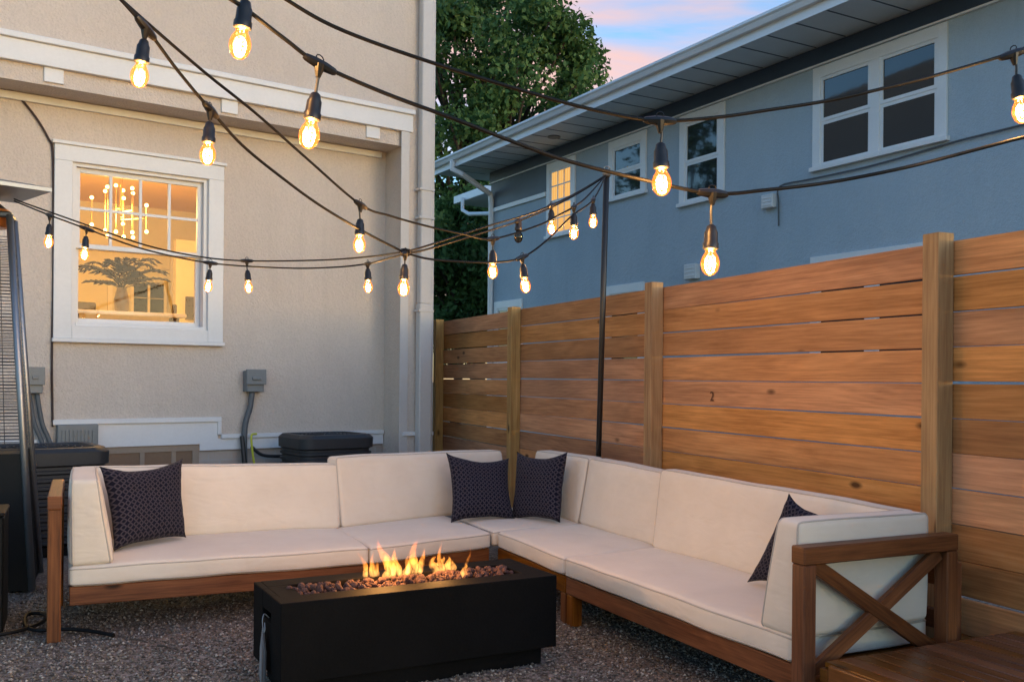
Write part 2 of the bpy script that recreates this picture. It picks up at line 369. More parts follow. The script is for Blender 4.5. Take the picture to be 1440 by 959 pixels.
# loose stones
def stones(n, xr, yr, smin, smax):
    base = np.array([[1, 0, 0], [-1, 0, 0], [0, 1, 0], [0, -1, 0], [0, 0, 1], [0, 0, -1]], float)
    fc = np.array([[0, 2, 4], [2, 1, 4], [1, 3, 4], [3, 0, 4], [2, 0, 5], [1, 2, 5], [3, 1, 5], [0, 3, 5]])
    x = nprs.uniform(*xr, n); y = yr[0] + (yr[1] - yr[0]) * nprs.rand(n) ** 1.35
    s = smin + (smax - smin) * nprs.rand(n) ** 2.2
    V = base[None] * (s[:, None, None] * nprs.uniform(.6, 1.15, (n, 6, 1))); V[:, :, 2] *= .65
    V += nprs.normal(0, 1, (n, 6, 3)) * s[:, None, None] * .16
    th = nprs.uniform(0, 6.28, n); c, s_ = np.cos(th)[:, None], np.sin(th)[:, None]
    X = V[:, :, 0] * c - V[:, :, 1] * s_; Y = V[:, :, 0] * s_ + V[:, :, 1] * c
    z = np.array([gravel_h(a, b) for a, b in zip(x, y)]) - .010 + s * .2
    V = np.stack([X + x[:, None], Y + y[:, None], V[:, :, 2] + z[:, None]], -1)
    Fc = fc[None] + (np.arange(n) * 6)[:, None, None]
    me = bpy.data.meshes.new('loose_gravel'); me.from_pydata(V.reshape(-1, 3).tolist(), [], Fc.reshape(-1, 3).tolist())
    at_ = me.attributes.new('rnd', 'FLOAT', 'FACE'); at_.data.foreach_set('value', np.repeat(nprs.rand(n), 8))
    me.materials.append(M['pebble']); me.polygons.foreach_set('use_smooth', [True] * len(me.polygons))
    o = bpy.data.objects.new('loose_gravel', me); C.objects.link(o); return o
o = stones(95000, (-3.1, 1.6), (2.6, 6.0), .0035, .0115)
tag(o, 'brown and grey pea gravel spread under the sofa and fire table', 'gravel', kind='stuff')

# ================================================================== WHITE HOUSE (left)
dW = Vector((1.361, 1, 0)).normalized(); nW = Vector((dW.y, -dW.x, 0)); KW = Vector((-.827, 10.0, 0))
MW = frame(KW, dW)         # x along the wall (away to the right), y = INTO the house, z up
def wpt(u, v, off=0.0):    # off>0 towards yard
    p = onplane(u, v, KW + nW * off, dW); r = p - KW; return r.dot(dW), p.z
RE = .39; TH = .22
house = thing('cream_house', 'cream stucco house with a lit window and an overhanging upper storey', 'house', tuple(KW))
ws0, ws1, wz0, wz1 = -3.42, -2.24, 1.72, 3.13         # window opening
bm = new()
WL, ZT = -9.0, 3.66
y0, y1 = RE, RE + TH
box(bm, WL, ws0, y0, y1, .70, ZT, MW); box(bm, ws1, -.36, y0, y1, .70, ZT, MW)
box(bm, ws0, ws1, y0, y1, .70, wz0, MW); box(bm, ws0, ws1, y0, y1, wz1, ZT, MW)
box(bm, -.36, 0, 0, y1, -.1, 7.5, MW)                  # projecting corner chase
box(bm, WL, -.36, 0, y1, 4.03, 7.5, MW)                # overhanging upper storey
box(bm, -.12, -.001, y1, 8, -.1, 7.5, MW)              # return side
obj('wall', bm, M['cream'], house)
bm = new()
box(bm, WL, -.30, .03, .40, 3.655, 3.80, MW)
obj('soffit', bm, M['cream'], house)
bm = new()                                              # band course: fascia board + crown
box(bm, WL, -.27, -.022, .05, 3.80, 3.975, MW, .004); box(bm, WL, -.255, -.05, .05, 3.975, 4.025, MW, .006)
box(bm, WL, -.42, RE - .03, RE + .0, 3.585, 3.65, MW, .004)
obj('band_trim', bm, M['white'], house)
for px in ((77, 112), (325, 155), (527, 193), (-180, 80)):
    s, z = wpt(*px, .02)
    bm = new(); box(bm, s - .075, s + .075, .01, .36, 3.68, 3.80, MW, .004); obj('bracket', bm, M['white'], house)
# brick foundation + water table trim
bm = new()
box(bm, WL, -.36, RE + .02, y1, -.1, .70, MW); obj('foundation', bm, M['brick'], house)
bm = new()
box(bm, -3.56, -2.10, RE - .035, RE - .001, .865, .91, MW, .004); box(bm, -3.53, -2.13, RE - .014, RE - .001, .66, .865, MW)
box(bm, -2.135, -2.10, RE - .034, RE - .001, .745, .865, MW, .003)
box(bm, -2.10, -.37, RE - .034, RE - .001, .705, .745, MW, .004); box(bm, -2.13, -.37, RE - .014, RE + .01, .60, .705, MW)
box(bm, -2.3, -2.13, RE - .014, RE + .0, .60, .66, MW)
box(bm, WL, -3.56, RE - .034, RE - .001, .705, .745, MW, .004); box(bm, WL, -3.56, RE - .014, RE + .0, .60, .705, MW)
box(bm, -.36, 0.0, -.03, -.001, .70, .74, MW, .004)
obj('water_table_trim', bm, M['white'], house)
bm = new()                                              # vertical corner trim and upper-wall edge
box(bm, -.40, -.305, -.014, -.001, -.05, 3.80, MW, .003); box(bm, -.20, -.005, -.016, -.001, -.05, 7.5, MW, .003)
obj('corner_trim', bm, M['downspout'], house)
# basement window
bw = bpy.data.objects.new
bm = new(); box(bm, -3.2, -2.30, RE + .005, RE + .06, .60, .66, MW); box(bm, -2.36, -2.30, RE + .005, RE + .06, .05, .60, MW); box(bm, -3.2, -3.14, RE + .005, RE + .06, .05, .60, MW)
box(bm, -2.83, -2.79, RE + .01, RE + .05, .05, .60, MW); box(bm, -2.55, -2.51, RE + .01, RE + .05, .05, .60, MW)
bwin = obj('basement_window', bm, plain('brown_window_frame', (.30, .23, .17), .6), house)
bm = new(); box(bm, -3.14, -2.36, RE + .016, RE + .0195, .05, .60, MW); obj('pane', bm, M['boardbrown'], bwin)
# main window
bm = new(); q = .145
for a in ((ws0 - q, ws1 + q, wz1, wz1 + q * .95), (ws0 - q, ws0, wz0 - .11, wz1), (ws1, ws1 + q, wz0 - .11, wz1), (ws0, ws1, wz0 - .11, wz0)):
    box(bm, a[0], a[1], RE - .035, RE - .001, a[2], a[3], MW, .004)
box(bm, ws0 - q - .02, ws1 + q + .02, RE - .055, RE - .001, wz1 + q * .95, wz1 + q * .95 + .03, MW, .004)
box(bm, ws0 - q - .01, ws1 + q + .01, RE - .06, RE - .001, wz0 - .145, wz0 - .11, MW, .004)
win = obj('window', bm, M['white'], house)
bm = new(); fy0, fy1 = RE + .10, RE + .15                # frame and sashes
box(bm, ws0, ws0 + .035, RE, RE + .16, wz0, wz1, MW); box(bm, ws1 - .035, ws1, RE, RE + .16, wz0, wz1, MW)
box(bm, ws0 + .035, ws1 - .035, RE, RE + .16, wz1 - .03, wz1, MW); box(bm, ws0 + .035, ws1 - .035, RE - .01, RE + .16, wz0, wz0 + .03, MW, .003)
obj('frame', bm, M['white'], win)
zm = 2.42
def sash(z0, z1, ya, name, munt):
    bm = new(); a0, a1 = ws0 + .036, ws1 - .036; t = .042
    box(bm, a0, a0 + t, ya, ya + .04, z0, z1, MW, .003); box(bm, a1 - t, a1, ya, ya + .04, z0, z1, MW, .003)
    box(bm, a0 + t, a1 - t, ya, ya + .04, z1 - t, z1, MW, .003); box(bm, a0 + t, a1 - t, ya, ya + .04, z0, z0 + t, MW, .003)
    if munt:
        for k in (1, 2, 3):
            x = a0 + t + (a1 - a0 - 2 * t) * k / 4; box(bm, x - .012, x + .012, ya + .008, ya + .032, z0 + t, z1 - t, MW)
        z = (z0 + z1) / 2; box(bm, a0 + t, a1 - t, ya + .010, ya + .030, z - .012, z + .012, MW)
    s = obj(name, bm, M['white'], win)
    bm = new(); box(bm, a0 + t, a1 - t, ya + .019, ya + .0205, z0 + t, z1 - t, MW); g = obj('pane', bm, M['winglass'], win); return s
sash(zm - .02, wz1 - .03, RE + .05, 'upper_sash', True); sash(wz0 + .03, zm + .02, RE + .095, 'lower_sash', False)
# room behind the window
rx0, rx1, ry0, ry1, rz0, rz1 = -5.2, -.5, RE + TH + .001, RE + TH + 4.6, .95, 3.62
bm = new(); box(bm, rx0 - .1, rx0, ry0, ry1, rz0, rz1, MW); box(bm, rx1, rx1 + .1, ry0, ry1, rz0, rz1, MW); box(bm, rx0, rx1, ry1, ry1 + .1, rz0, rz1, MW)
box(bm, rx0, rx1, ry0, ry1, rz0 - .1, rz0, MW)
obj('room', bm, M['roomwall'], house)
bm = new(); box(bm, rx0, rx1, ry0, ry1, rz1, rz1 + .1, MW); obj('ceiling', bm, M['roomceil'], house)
def rp(u, v, d):                                        # point on a plane d metres behind the room side
    p = onplane(u, v, KW - nW * d, dW); r = p - KW; return r.dot(dW), p.z
D1 = ry1 - .02
def rbox(bm, u0, v0, u1, v1, d, th): 
    s0, za = rp(u0, v0, d); s1, zb = rp(u1, v1, d); box(bm, s0, s1, d, d + th, zb, za, MW)
bm = new(); rbox(bm, 152, 392, 158, 450, D1 - .03, .03); rbox(bm, 240, 360, 250, 452, D1 - .03, .03); rbox(bm, 152, 372, 250, 380, D1 - .035, .034)
rbox(bm, 184, 392, 234, 398, D1 - .035, .03); rbox(bm, 184, 398, 188, 443, D1 - .035, .03); rbox(bm, 231, 398, 235, 443, D1 - .035, .03); rbox(bm, 184, 442, 235, 448, D1 - .035, .03)
rbox(bm, 208, 398, 211, 442, D1 - .03, .02); rbox(bm, 188, 418, 231, 421, D1 - .03, .02)
obj('interior_trim', bm, M['roomwhite'], house)
bm = new(); rbox(bm, 188, 398, 231, 443, D1 - .012, .008); obj('interior_window', bm, M['darkglass'], house)
def lamp(name, loc, e, col, size, parent=None):
    l = bpy.data.lights.new(name, 'POINT'); l.energy = e; l.color = col; l.shadow_soft_size = size
    o = bpy.data.objects.new(name, l); C.objects.link(o)
    if parent is not None: o.parent = parent; o.location = Vector(loc) - rootloc(parent)
    else: o.location = loc
    return o
# chandelier
cY = 10.2; cc = at(170, 300, cY)
ch = thing('chandelier', 'brass chandelier with many glowing globes, seen through the lit window', 'chandelier', tuple(cc))
ceilz = rz1
up = [(129, 278), (148, 269), (151, 263), (163, 261), (173, 268), (186, 265), (174, 279), (187, 272), (206, 289)]
dn = [(130, 316), (147, 324), (150, 332), (161, 326), (176, 315), (185, 327), (176, 333), (188, 334), (204, 326)]
bm = new()
for i, (p, q_) in enumerate(zip(up, dn)):
    Y = cY + .12 * sin(i * 2.1); a = at(*p, Y); c_ = at(p[0], q_[1], Y); tube(bm, [a, c_], .005, 6)
    tube(bm, [a + (c_ - a) * .5, Vector((cc.x, cY, (a + c_).z / 2))], .006, 5)
tube(bm, [(cc.x, cY, ceilz), (cc.x, cY, cc.z)], .012, 6)
lathe(bm, [(.01, 0), (.09, .005), (.09, .03)], Matrix.Translation((cc.x, cY, ceilz - .03)), 12)
obj('rods', bm, M['brass'], ch)
for i, (p, q_) in enumerate(zip(up, dn)):
    Y = cY + .12 * sin(i * 2.1)
    for g_ in (at(*p, Y), at(p[0], q_[1], Y)):
        bm = new(); bmesh.ops.create_uvsphere(bm, u_segments=12, v_segments=8, radius=.019, matrix=Matrix.Translation(g_)); obj('globe', bm, M['globe'], ch, True)
lamp('room_light', (cc.x, cY, cc.z), 42, (1, .62, .20), .25, ch)
# dining table + vase with palm fronds
tp = rp(180, 441, 1.6); 
tb = thing('dining_table', 'white dining table top just inside the lit window', 'table', tuple(MW @ Vector((tp[0], 1.9, rz0))))
bm = new(); box(bm, -3.3, -2.15, 1.25, 2.5, tp[1] - .04, tp[1], MW, .01); obj('tabletop', bm, M['roomwhite'], tb)
for x in (-3.2, -2.25):
    for y in (1.35, 2.4): bm = new(); box(bm, x - .04, x + .04, y - .04, y + .04, rz0, tp[1] - .04, MW); obj('leg', bm, M['roomdark'], tb)
vs_, vz = rp(171, 441, 1.75); vb = MW @ Vector((vs_, 1.75, tp[1]))
va = thing('vase_of_palm', 'vase of spreading dried palm fronds inside the lit window', 'plant', tuple(vb))
bm = new(); lathe(bm, [(.05, 0), (.07, .05), (.075, .15), (.05, .24), (.045, .27)], Matrix.Translation(vb), 14); obj('vase', bm, M['vase'], va, True)
bm = new(); rr = random.Random(3)
for k in range(34):
    an = rr.uniform(0, 2 * pi); sp_ = rr.uniform(.12, .48); top = rr.uniform(.08, .34); base = vb + Vector((0, 0, .24)); pts = []
    for j in range(9):
        t = j / 8; pts.append(base + Vector((cos(an) * sp_ * t ** 1.2, sin(an) * sp_ * t ** 1.2 * .8, top * sin(t * 1.95) * .95)))
    tube(bm, pts, [.004 * (1 - .7 * j / 8) for j in range(9)], 4)
    for j in range(3, 9):
        d = (pts[j] - pts[j - 1]).normalized(); sd_ = d.cross(Vector((0, 0, 1))).normalized()
        for sg in (-1, 1):
            tip = pts[j] + (sd_ * sg * .8 + d * .7 + Vector((0, 0, -.25))).normalized() * .095
            w_ = Vector((0, 0, .013)); bm.faces.new([bm.verts.new(x) for x in (pts[j] - d * .015, pts[j] + w_ + (tip - pts[j]) * .4, tip, pts[j] - w_ + (tip - pts[j]) * .4)])
obj('fronds', bm, M['fern'], va)
# dark furniture in the room
for (u0, v0, u1, v1, d, nm, lb, cat) in ((106, 424, 135, 452, 3.6, 'sideboard', 'dark sideboard at the lower left inside the lit window', 'sideboard'), (243, 428, 249, 452, 3.2, 'dining_chair', 'dark slim chair back beside the doorway inside the lit window', 'chair')):
    s0, za = rp(u0, v0, d); s1, zb = rp(u1, v1, d); z0_ = rz0 if nm == 'sideboard' else rz0
    t_ = thing(nm, lb, cat, tuple(MW @ Vector(((s0 + s1) / 2, d + .2, rz0))))
    bm = new(); box(bm, s0, s1, d, d + (.4 if nm == 'sideboard' else .04), rz0 + (.08 if nm == 'sideboard' else .45), za, MW, .01); obj('cabinet' if nm == 'sideboard' else 'backrest', bm, M['roomdark'], t_)
    for x in (s0 + .02, s1 - .02):
        for y in (d + .02, d + .38): bm = new(); box(bm, x - .018, x + .018, y - .018, y + .018, rz0, rz0 + (.08 if nm == 'sideboard' else .45), MW); obj('leg', bm, M['roomdark'], t_)
    if nm != 'sideboard': bm = new(); box(bm, s0 - .02, s1 + .02, d, d + .42, rz0 + .43, rz0 + .46, MW, .01); obj('seat', bm, M['roomdark'], t_)
s0, za = rp(262, 417, 3.95); s1, zb = rp(287, 450, 3.95)
t_ = thing('framed_mirror', 'dark framed square picture at the lower right inside the lit window', 'picture frame', tuple(MW @ Vector(((s0 + s1) / 2, 3.97, zb))))
bm = new()
for a in ((s0, s1, za - .10, za), (s0, s1, zb, zb + .09), (s0, s0 + .10, zb + .09, za - .10), (s1 - .08, s1, zb + .09, za - .10)): box(bm, a[0], a[1], 3.95, 3.99, a[2], a[3], MW)
obj('frame', bm, M['roomdark'], t_); bm = new(); box(bm, s0 + .1, s1 - .08, 3.965, 3.985, zb + .09, za - .1, MW); obj('picture', bm, M['roomwhite'], t_)
bm = new(); box(bm, s0 - .12, s1 + .9, 4.0, 4.12, rz0, rp(262, 338, 4.0)[1], MW); obj('partition', bm, M['roomwall'], house)
# downspout at the corner
ds = thing('downspout', 'beige square downspout running down the corner of the cream house', 'downspout', tuple(MW @ Vector((-.17, -.05, 0))))
bm = new(); box(bm, -.225, -.078, -.115, -.022, -.02, 2.05, MW, .010); box(bm, -.216, -.086, -.108, -.026, 2.05, 7.4, MW, .010); obj('pipe', bm, M['downspout'], ds)
for z in (3.22, 2.93, 1.98, 5.2):
    bm = new(); box(bm, -.240, -.064, -.119, -.018, z - .012, z + .012, MW, .002); obj('strap', bm, M['downspout'], ds)
# thin cable down the wall at the left of the window
s, z = wpt(74, 205, -RE)
P = [wpt(*p, -RE + .015) for p in ((-6, 116), (4, 122), (25, 135), (50, 165), (68, 195), (74, 215), (75, 300), (75, 400), (73, 500), (74, 600))]
bm = new(); tube(bm, spline([MW @ Vector((a, RE - .015, b_)) for a, b_ in P], 5), .010, 6)
tag(obj('wall_cable', bm, plain('brown_cable', (.05, .03, .025), .6), origin=MW @ Vector((P[0][0], RE, 0))), 'thin dark cable curving down the cream wall beside the lit window', 'cable')

def elec_box(px0, px1, label, group='grey electrical boxes on the cream wall'):
    s0, za = wpt(*px0, -RE + .1); s1, zb = wpt(*px1, -RE + .1)
    t = thing('disconnect_box', label, 'electrical box', tuple(MW @ Vector(((s0 + s1) / 2, RE - .05, zb))), group)
    bm = new(); box(bm, s0, s1, RE - .11, RE - .001, zb, za, MW, .006); obj('box', bm, M['elec'], t)
    bm = new(); box(bm, s0 - .012, s1 + .012, RE - .135, RE - .105, zb + .07, za + .012, MW, .004); box(bm, s0 + .04, s1 - .04, RE - .150, RE - .134, za - .09, za - .06, MW, .004); obj('cover', bm, M['elec'], t)
    return s0, s1, zb, t
s0, s1, zb, t = elec_box((347, 521), (371, 551), 'small grey electrical box on the cream wall above the black and yellow lines')
bm = new(); sx = s0 + .03
tube(bm, spline([MW @ Vector(p) for p in ((sx + .04, RE - .06, zb), (sx + .02, RE - .06, zb - .15), (sx - .03, RE - .06, zb - .35), (sx - .03, RE - .07, zb - .7), (sx, RE - .08, 0.1))], 5), .028, 8); obj('conduit', bm, M['conduit'], t, True)
bm = new()
tube(bm, spline([MW @ Vector(p) for p in ((sx - .06, RE - .07, zb - .42), (sx - .05, RE - .12, zb - .7), (sx - .03, RE - .10, .2))], 5), .022, 8)
tag(obj('refrigerant_hose', bm, M['black'], origin=MW @ Vector((sx, RE, 0))), 'black insulated hose hanging down behind the yellow line on the cream wall', 'hose')
bm = new(); tube(bm, spline([MW @ Vector(p) for p in ((sx + .02, RE - .10, zb - .52), (sx + .12, RE - .12, zb - .60), (sx + .3, RE - .14, zb - .62), (sx + .6, RE - .2, zb - .60))], 5), .016, 8)
tag(obj('refrigerant_hose', bm, M['black'], origin=MW @ Vector((sx, RE, 0))), 'black insulated hose running sideways from the grey conduit to the air conditioner', 'hose')
bm = new(); tube(bm, spline([MW @ Vector(p) for p in ((sx + .07, RE - .10, zb - .40), (sx + .01, RE - .13, zb - .42), (sx + .03, RE - .12, zb - .6), (sx + .06, RE - .13, zb - .8), (sx + .05, RE - .12, .15))], 6), .011, 6)
tag(obj('yellow_line', bm, M['yellow'], origin=MW @ Vector((sx, RE, 0))), 'thin yellow line hanging beside the grey conduit on the cream wall', 'cable')
s0, s1, zb, t = elec_box((37, 518), (60, 553), 'small grey electrical box on the cream wall beside the patio heater')
bm = new()
for dx in (.03, .09): tube(bm, spline([MW @ Vector(p) for p in ((s0 + dx, RE - .06, zb), (s0 + dx + .04, RE - .06, zb - .25), (s0 + dx + .12, RE - .07, zb - .5), (s0 + dx + .12, RE - .10, .2))], 5), .02, 8)
obj('conduit', bm, M['conduit'], t, True)
# grey louvred vent hood on the basement band
s0, za = wpt(80, 597, -RE + .06); s1, zb = wpt(137, 634, -RE + .06)
t = thing('vent_hood', 'square grey vent cover on the white band above the left air conditioner', 'vent', tuple(MW @ Vector(((s0 + s1) / 2, RE - .04, zb))))
bm = new(); box(bm, s0, s1, RE - .09, RE - .016, zb, za, MW, .006); obj('housing', bm, M['elec'], t)
bm = new()
for k in range(9): x = s0 + .04 + (s1 - s0 - .08) * k / 8; box(bm, x - .008, x + .008, RE - .098, RE - .089, zb + .03, za - .05, MW)
obj('louvres', bm, M['elec'], t)

# ================================================================== AIR CONDITIONERS
def rrect(w, d, r, n=5):
    out = []
    for cx, cy, a0 in ((w / 2 - r, d / 2 - r, 0), (-w / 2 + r, d / 2 - r, 90), (-w / 2 + r, -d / 2 + r, 180), (w / 2 - r, -d / 2 + r, 270)):
        for k in range(n + 1): a = radians(a0 + 90 * k / n); out.append((cx + r * cos(a), cy + r * sin(a)))
    return out
def loft(bm, M_, layers, cap=(True, True)):
    rings = [[bm.verts.new(M_ @ Vector((x, y, z))) for x, y in L] for L, z in layers]
    n = len(rings[0])
    for A, B in zip(rings, rings[1:]):
        for k in range(n): bm.faces.new((A[k], A[(k + 1) % n], B[(k + 1) % n], B[k]))
    if cap[0]: bm.faces.new(rings[0][::-1])
    if cap[1]: bm.faces.new(rings[-1])
def make_ac(M_, w, d, h, label):
    t = thing('air_conditioner', label, 'air conditioner', tuple(M_.translation), 'air conditioners beside the cream wall')
    r = .11
    bm = new(); loft(bm, M_, [(rrect(w - .06, d - .06, r), .06), (rrect(w - .06, d - .06, r), h - .10)]); loft(bm, M_, [(rrect(w, d, r), 0), (rrect(w, d, r), .06)]); obj('coil_core', bm, M['blackmetal'], t)
    bm = new(); L = []
    z = .07
    while z < h - .13: L += [(rrect(w - .03, d - .03, r), z), (rrect(w, d, r), z + .012), (rrect(w, d, r), z + .030), (rrect(w - .03, d - .03, r), z + .036)]; z += .056
    loft(bm, M_, L); obj('louvred_side', bm, M['acmetal'], t, 'auto')
    bm = new(); loft(bm, M_, [(rrect(w + .02, d + .02, r), h - .12), (rrect(w + .025, d + .025, r), h - .03), (rrect(w - .03, d - .03, r), h), (rrect(w - .14, d - .14, r), h + .002), (rrect(w - .17, d - .17, r), h - .035)], (True, False)); obj('top_cover', bm, M['acmetal'], t, 'auto')
    bm = new()
    R_ = min(w, d) / 2 - .09
    for k in range(6):
        rr_ = R_ * (k + 1) / 6; tube(bm, [M_ @ Vector((rr_ * cos(a * pi / 14), rr_ * sin(a * pi / 14), h - .008 + .012 * (1 - (k / 5) ** 2))) for a in range(28)], .004, 4, closed=True)
    for k in range(12):
        a = 2 * pi * k / 12; tube(bm, [M_ @ Vector((.06 * cos(a), .06 * sin(a), h + .006)), M_ @ Vector((R_ * cos(a), R_ * sin(a), h - .008))], .004, 4)
    obj('fan_guard', bm, M['acfan'], t); return t
c0 = at(458, 625, 9.02); Ms = frame((c0.x, c0.y, 0), dW) 
make_ac(frame(Vector((c0.x, c0.y, -.0)) - nW * 0.0, dW), 0.72, .62, .765, 'dark grey air conditioner behind the middle of the sofa')
c1 = at(58, 640, 7.15)
make_ac(frame((c1.x, c1.y, 0), dW), .80, .74, .765, 'dark grey air conditioner behind the left sofa arm and patio heater')

# ================================================================== BLUE HOUSE (behind the fence)
dB = Vector((-.495, .869, 0)).normalized(); B0 = Vector((4.1, 13.0, 0)); nB = Vector((-dB.y, dB.x, 0))   # nB points to us? (towards yard)
if nB.dot(Vector((0, 0, 0)) - B0) < 0: nB = -nB
def bfr():
    m = Matrix.Identity(4); y_ = -nB
    for i in range(3): m[i][0] = dB[i]; m[i][1] = y_[i]; m[i][2] = (0, 0, 1)[i]; m[i][3] = B0[i]
    return m
MBl = bfr()
def fixn(o):
    b_ = bmesh.new(); b_.from_mesh(o.data); bmesh.ops.recalc_face_normals(b_, faces=b_.faces); b_.to_mesh(o.data); b_.free(); return o
bh = thing('blue_house', 'blue stucco house with white windows and a wide soffit behind the wooden fence', 'house', tuple(B0))
def bobj(*a, **k): return fixn(obj(*a, **k))
E0, E1 = -11, 9.28
wins = [('twin', -2.0, .05, 4.18, 5.52, 'dark'), ('w', 1.80, 2.85, 4.12, 5.52, 'dark'), ('w', 3.73, 4.82, 4.50, 5.52, 'dark'), ('w', 5.90, 6.92, 4.10, 5.52, 'lit'),
        ('low', -1.95, .07, 1.5, 2.97, 'dark'), ('low', 3.76, 4.88, 1.6, 2.95, 'dark'), ('low', 7.85, 9.05, 1.6, 2.94, 'dark')]
bm = new(); box(bm, E0, E1, 0, 9, -.2, 5.56, MBl); wall = bobj('wall', bm, M['blue'], bh)
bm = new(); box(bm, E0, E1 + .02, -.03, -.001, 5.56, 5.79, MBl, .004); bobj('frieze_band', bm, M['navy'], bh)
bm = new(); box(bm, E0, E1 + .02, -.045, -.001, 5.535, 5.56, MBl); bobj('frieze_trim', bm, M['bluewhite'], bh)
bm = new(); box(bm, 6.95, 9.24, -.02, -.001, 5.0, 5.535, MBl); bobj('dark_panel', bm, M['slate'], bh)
bm = new(); box(bm, 6.95, 9.28, -.045, -.001, 4.90, 4.99, MBl, .004); bobj('belt_trim', bm, M['bluewhite'], bh)
OV = 1.0
bm = new(); box(bm, E0, E1 + .85, -OV, 9, 5.80, 5.825, MBl)
for k in range(36):
    x = -8 + k * .5; 
    if x < E1 + .8:
        nf0 = len(bm.faces); box(bm, x - .010, x + .010, -OV + .02, -.03, 5.794, 5.80, MBl); bm.faces.ensure_lookup_table()
        for q in range(nf0, len(bm.faces)): bm.faces[q].material_index = 1
bobj('soffit', bm, M['soffit'], bh).data.materials.append(M['slate'])
bm = new(); box(bm, E0, E1 + .86, -OV - .02, -OV, 5.76, 5.99, MBl); bobj('fascia', bm, M['bluewhite'], bh)
bm = new()       # K-style gutter as an extruded profile
prof = [(0, .0), (-.07, .0), (-.085, .03), (-.10, .06), (-.125, .085), (-.125, .12), (-.112, .12), (-.112, .095), (-.07, .02), (-.012, .012), (-.012, .12), (0, .12)]
ra, rb = [[bm.verts.new(MBl @ Vector((x, -OV - .021 + a, 5.885 + b_))) for a, b_ in prof] for x in (E0, E1 + .88)]
for k in range(len(prof)): bm.faces.new((ra[k], ra[(k + 1) % 12], rb[(k + 1) % 12], rb[k]))
bm.faces.new(ra); bm.faces.new(rb[::-1])
gut = bobj('gutter', bm, M['bluewhite'], bh)
bm = new(); v = [bm.verts.new(MBl @ Vector(p)) for p in ((E0, -OV, 5.99), (E1 + .86, -OV, 5.99), (E1 + .86, 9, 5.99), (E0, 9, 5.99), (E0, 4.5, 7.6), (E1 - 3.4, 4.5, 7.6))]
for f in ((0, 1, 5, 4), (1, 2, 5), (3, 4, 5, 2), (0, 4, 3), (0, 3, 2, 1)): bm.faces.new([v[i] for i in f])
bobj('roof', bm, M['roof'], bh)
# downspout of the blue house
bm = new(); gx = (at(640, 240, 1)); g1, gz = 0, 0
def bp(u, v, off):
    p = onplane(u, v, B0 + nB * off, dB); r = p - B0; return r.dot(dB), p.z
sA = bp(637, 236, OV + .06)[0]; sC = bp(692, 300, .05)[0]
sC = 9.16
pts = [(sA, -OV - .07, 5.88), (sA, -OV - .07, 5.70), (sA - .1, -OV + .1, 5.60), (sC, -.09, 5.30), (sC, -.06, 5.15), (sC, -.06, .2)]
tube(bm, [MBl @ Vector(p) for p in pts], .06, 8); bobj('downspout', bm, M['bluewhite'], bh, smooth='auto')
# windows
M['litroom'] = None
b = MB('lit_curtained_pane'); o_ = b.obj(); w_ = b.n('ShaderNodeTexWave', {'Vector': o_, 'Scale': 9.0, 'Distortion': 1.5}).outputs['Fac']
cl = b.ramp(w_, [(.2, (1, .48, .12)), (.8, (1, .60, .20))]); e_ = b.n('ShaderNodeEmission', {'Color': cl, 'Strength': .21}); b.t.links.new(e_.outputs[0], b.out.inputs[0]); M['litroom'] = b.m
for kind, a, c_, z0, z1, st_ in wins:
    fr = new(); t = .13
    box(fr, a, a + t, -.035, -.001, z0, z1, MBl, .003); box(fr, c_ - t, c_, -.035, -.001, z0, z1, MBl, .003); box(fr, a + t, c_ - t, -.035, -.001, z1 - .15, z1, MBl, .003)
    box(fr, a - .03, c_ + .03, -.07, -.001, z0 - .06, z0, MBl, .004)
    cells = [(a + t, c_ - t)]
    if kind == 'twin' or (kind == 'low' and c_ - a > 1.5):
        m_ = (a + c_) / 2; box(fr, m_ - .07, m_ + .07, -.035, -.001, z0, z1 - .15, MBl, .003); cells = [(a + t, m_ - .07), (m_ + .07, c_ - t)]
    w = bobj('window', fr, M['bluewhite'], bh)
    sb = new(); pb = new()
    for x0, x1 in cells:
        zmid = (z0 + z1 - .15) / 2; top = z1 - .15; e = .045
        for (za, zb_, yy) in ((zmid, top, -.022), (z0, zmid, -.012)):
            box(sb, x0, x0 + e, yy, -.0005, za, zb_, MBl); box(sb, x1 - e, x1, yy, -.0005, za, zb_, MBl)
            box(sb, x0 + e, x1 - e, yy, -.0005, zb_ - e, zb_, MBl); box(sb, x0 + e, x1 - e, yy, -.0005, za, za + e, MBl)
            if st_ == 'lit':
                for k in (1, 2): xx = x0 + e + (x1 - x0 - 2 * e) * k / 3; box(sb, xx - .012, xx + .012, yy + .003, -.0005, za + e, zb_ - e, MBl)
                zz = (za + zb_) / 2; box(sb, x0 + e, x1 - e, yy + .004, -.0005, zz - .012, zz + .012, MBl)
            q_ = new(); 
            box(pb, x0 + e, x1 - e, -.006, -.0008, za + e, zb_ - e, MBl); q_.free()
    fixn(obj('sash', sb, M['bluewhite'], w)); fixn(obj('pane', pb, M['litroom'] if st_ == 'lit' else M['darkglass'], w))
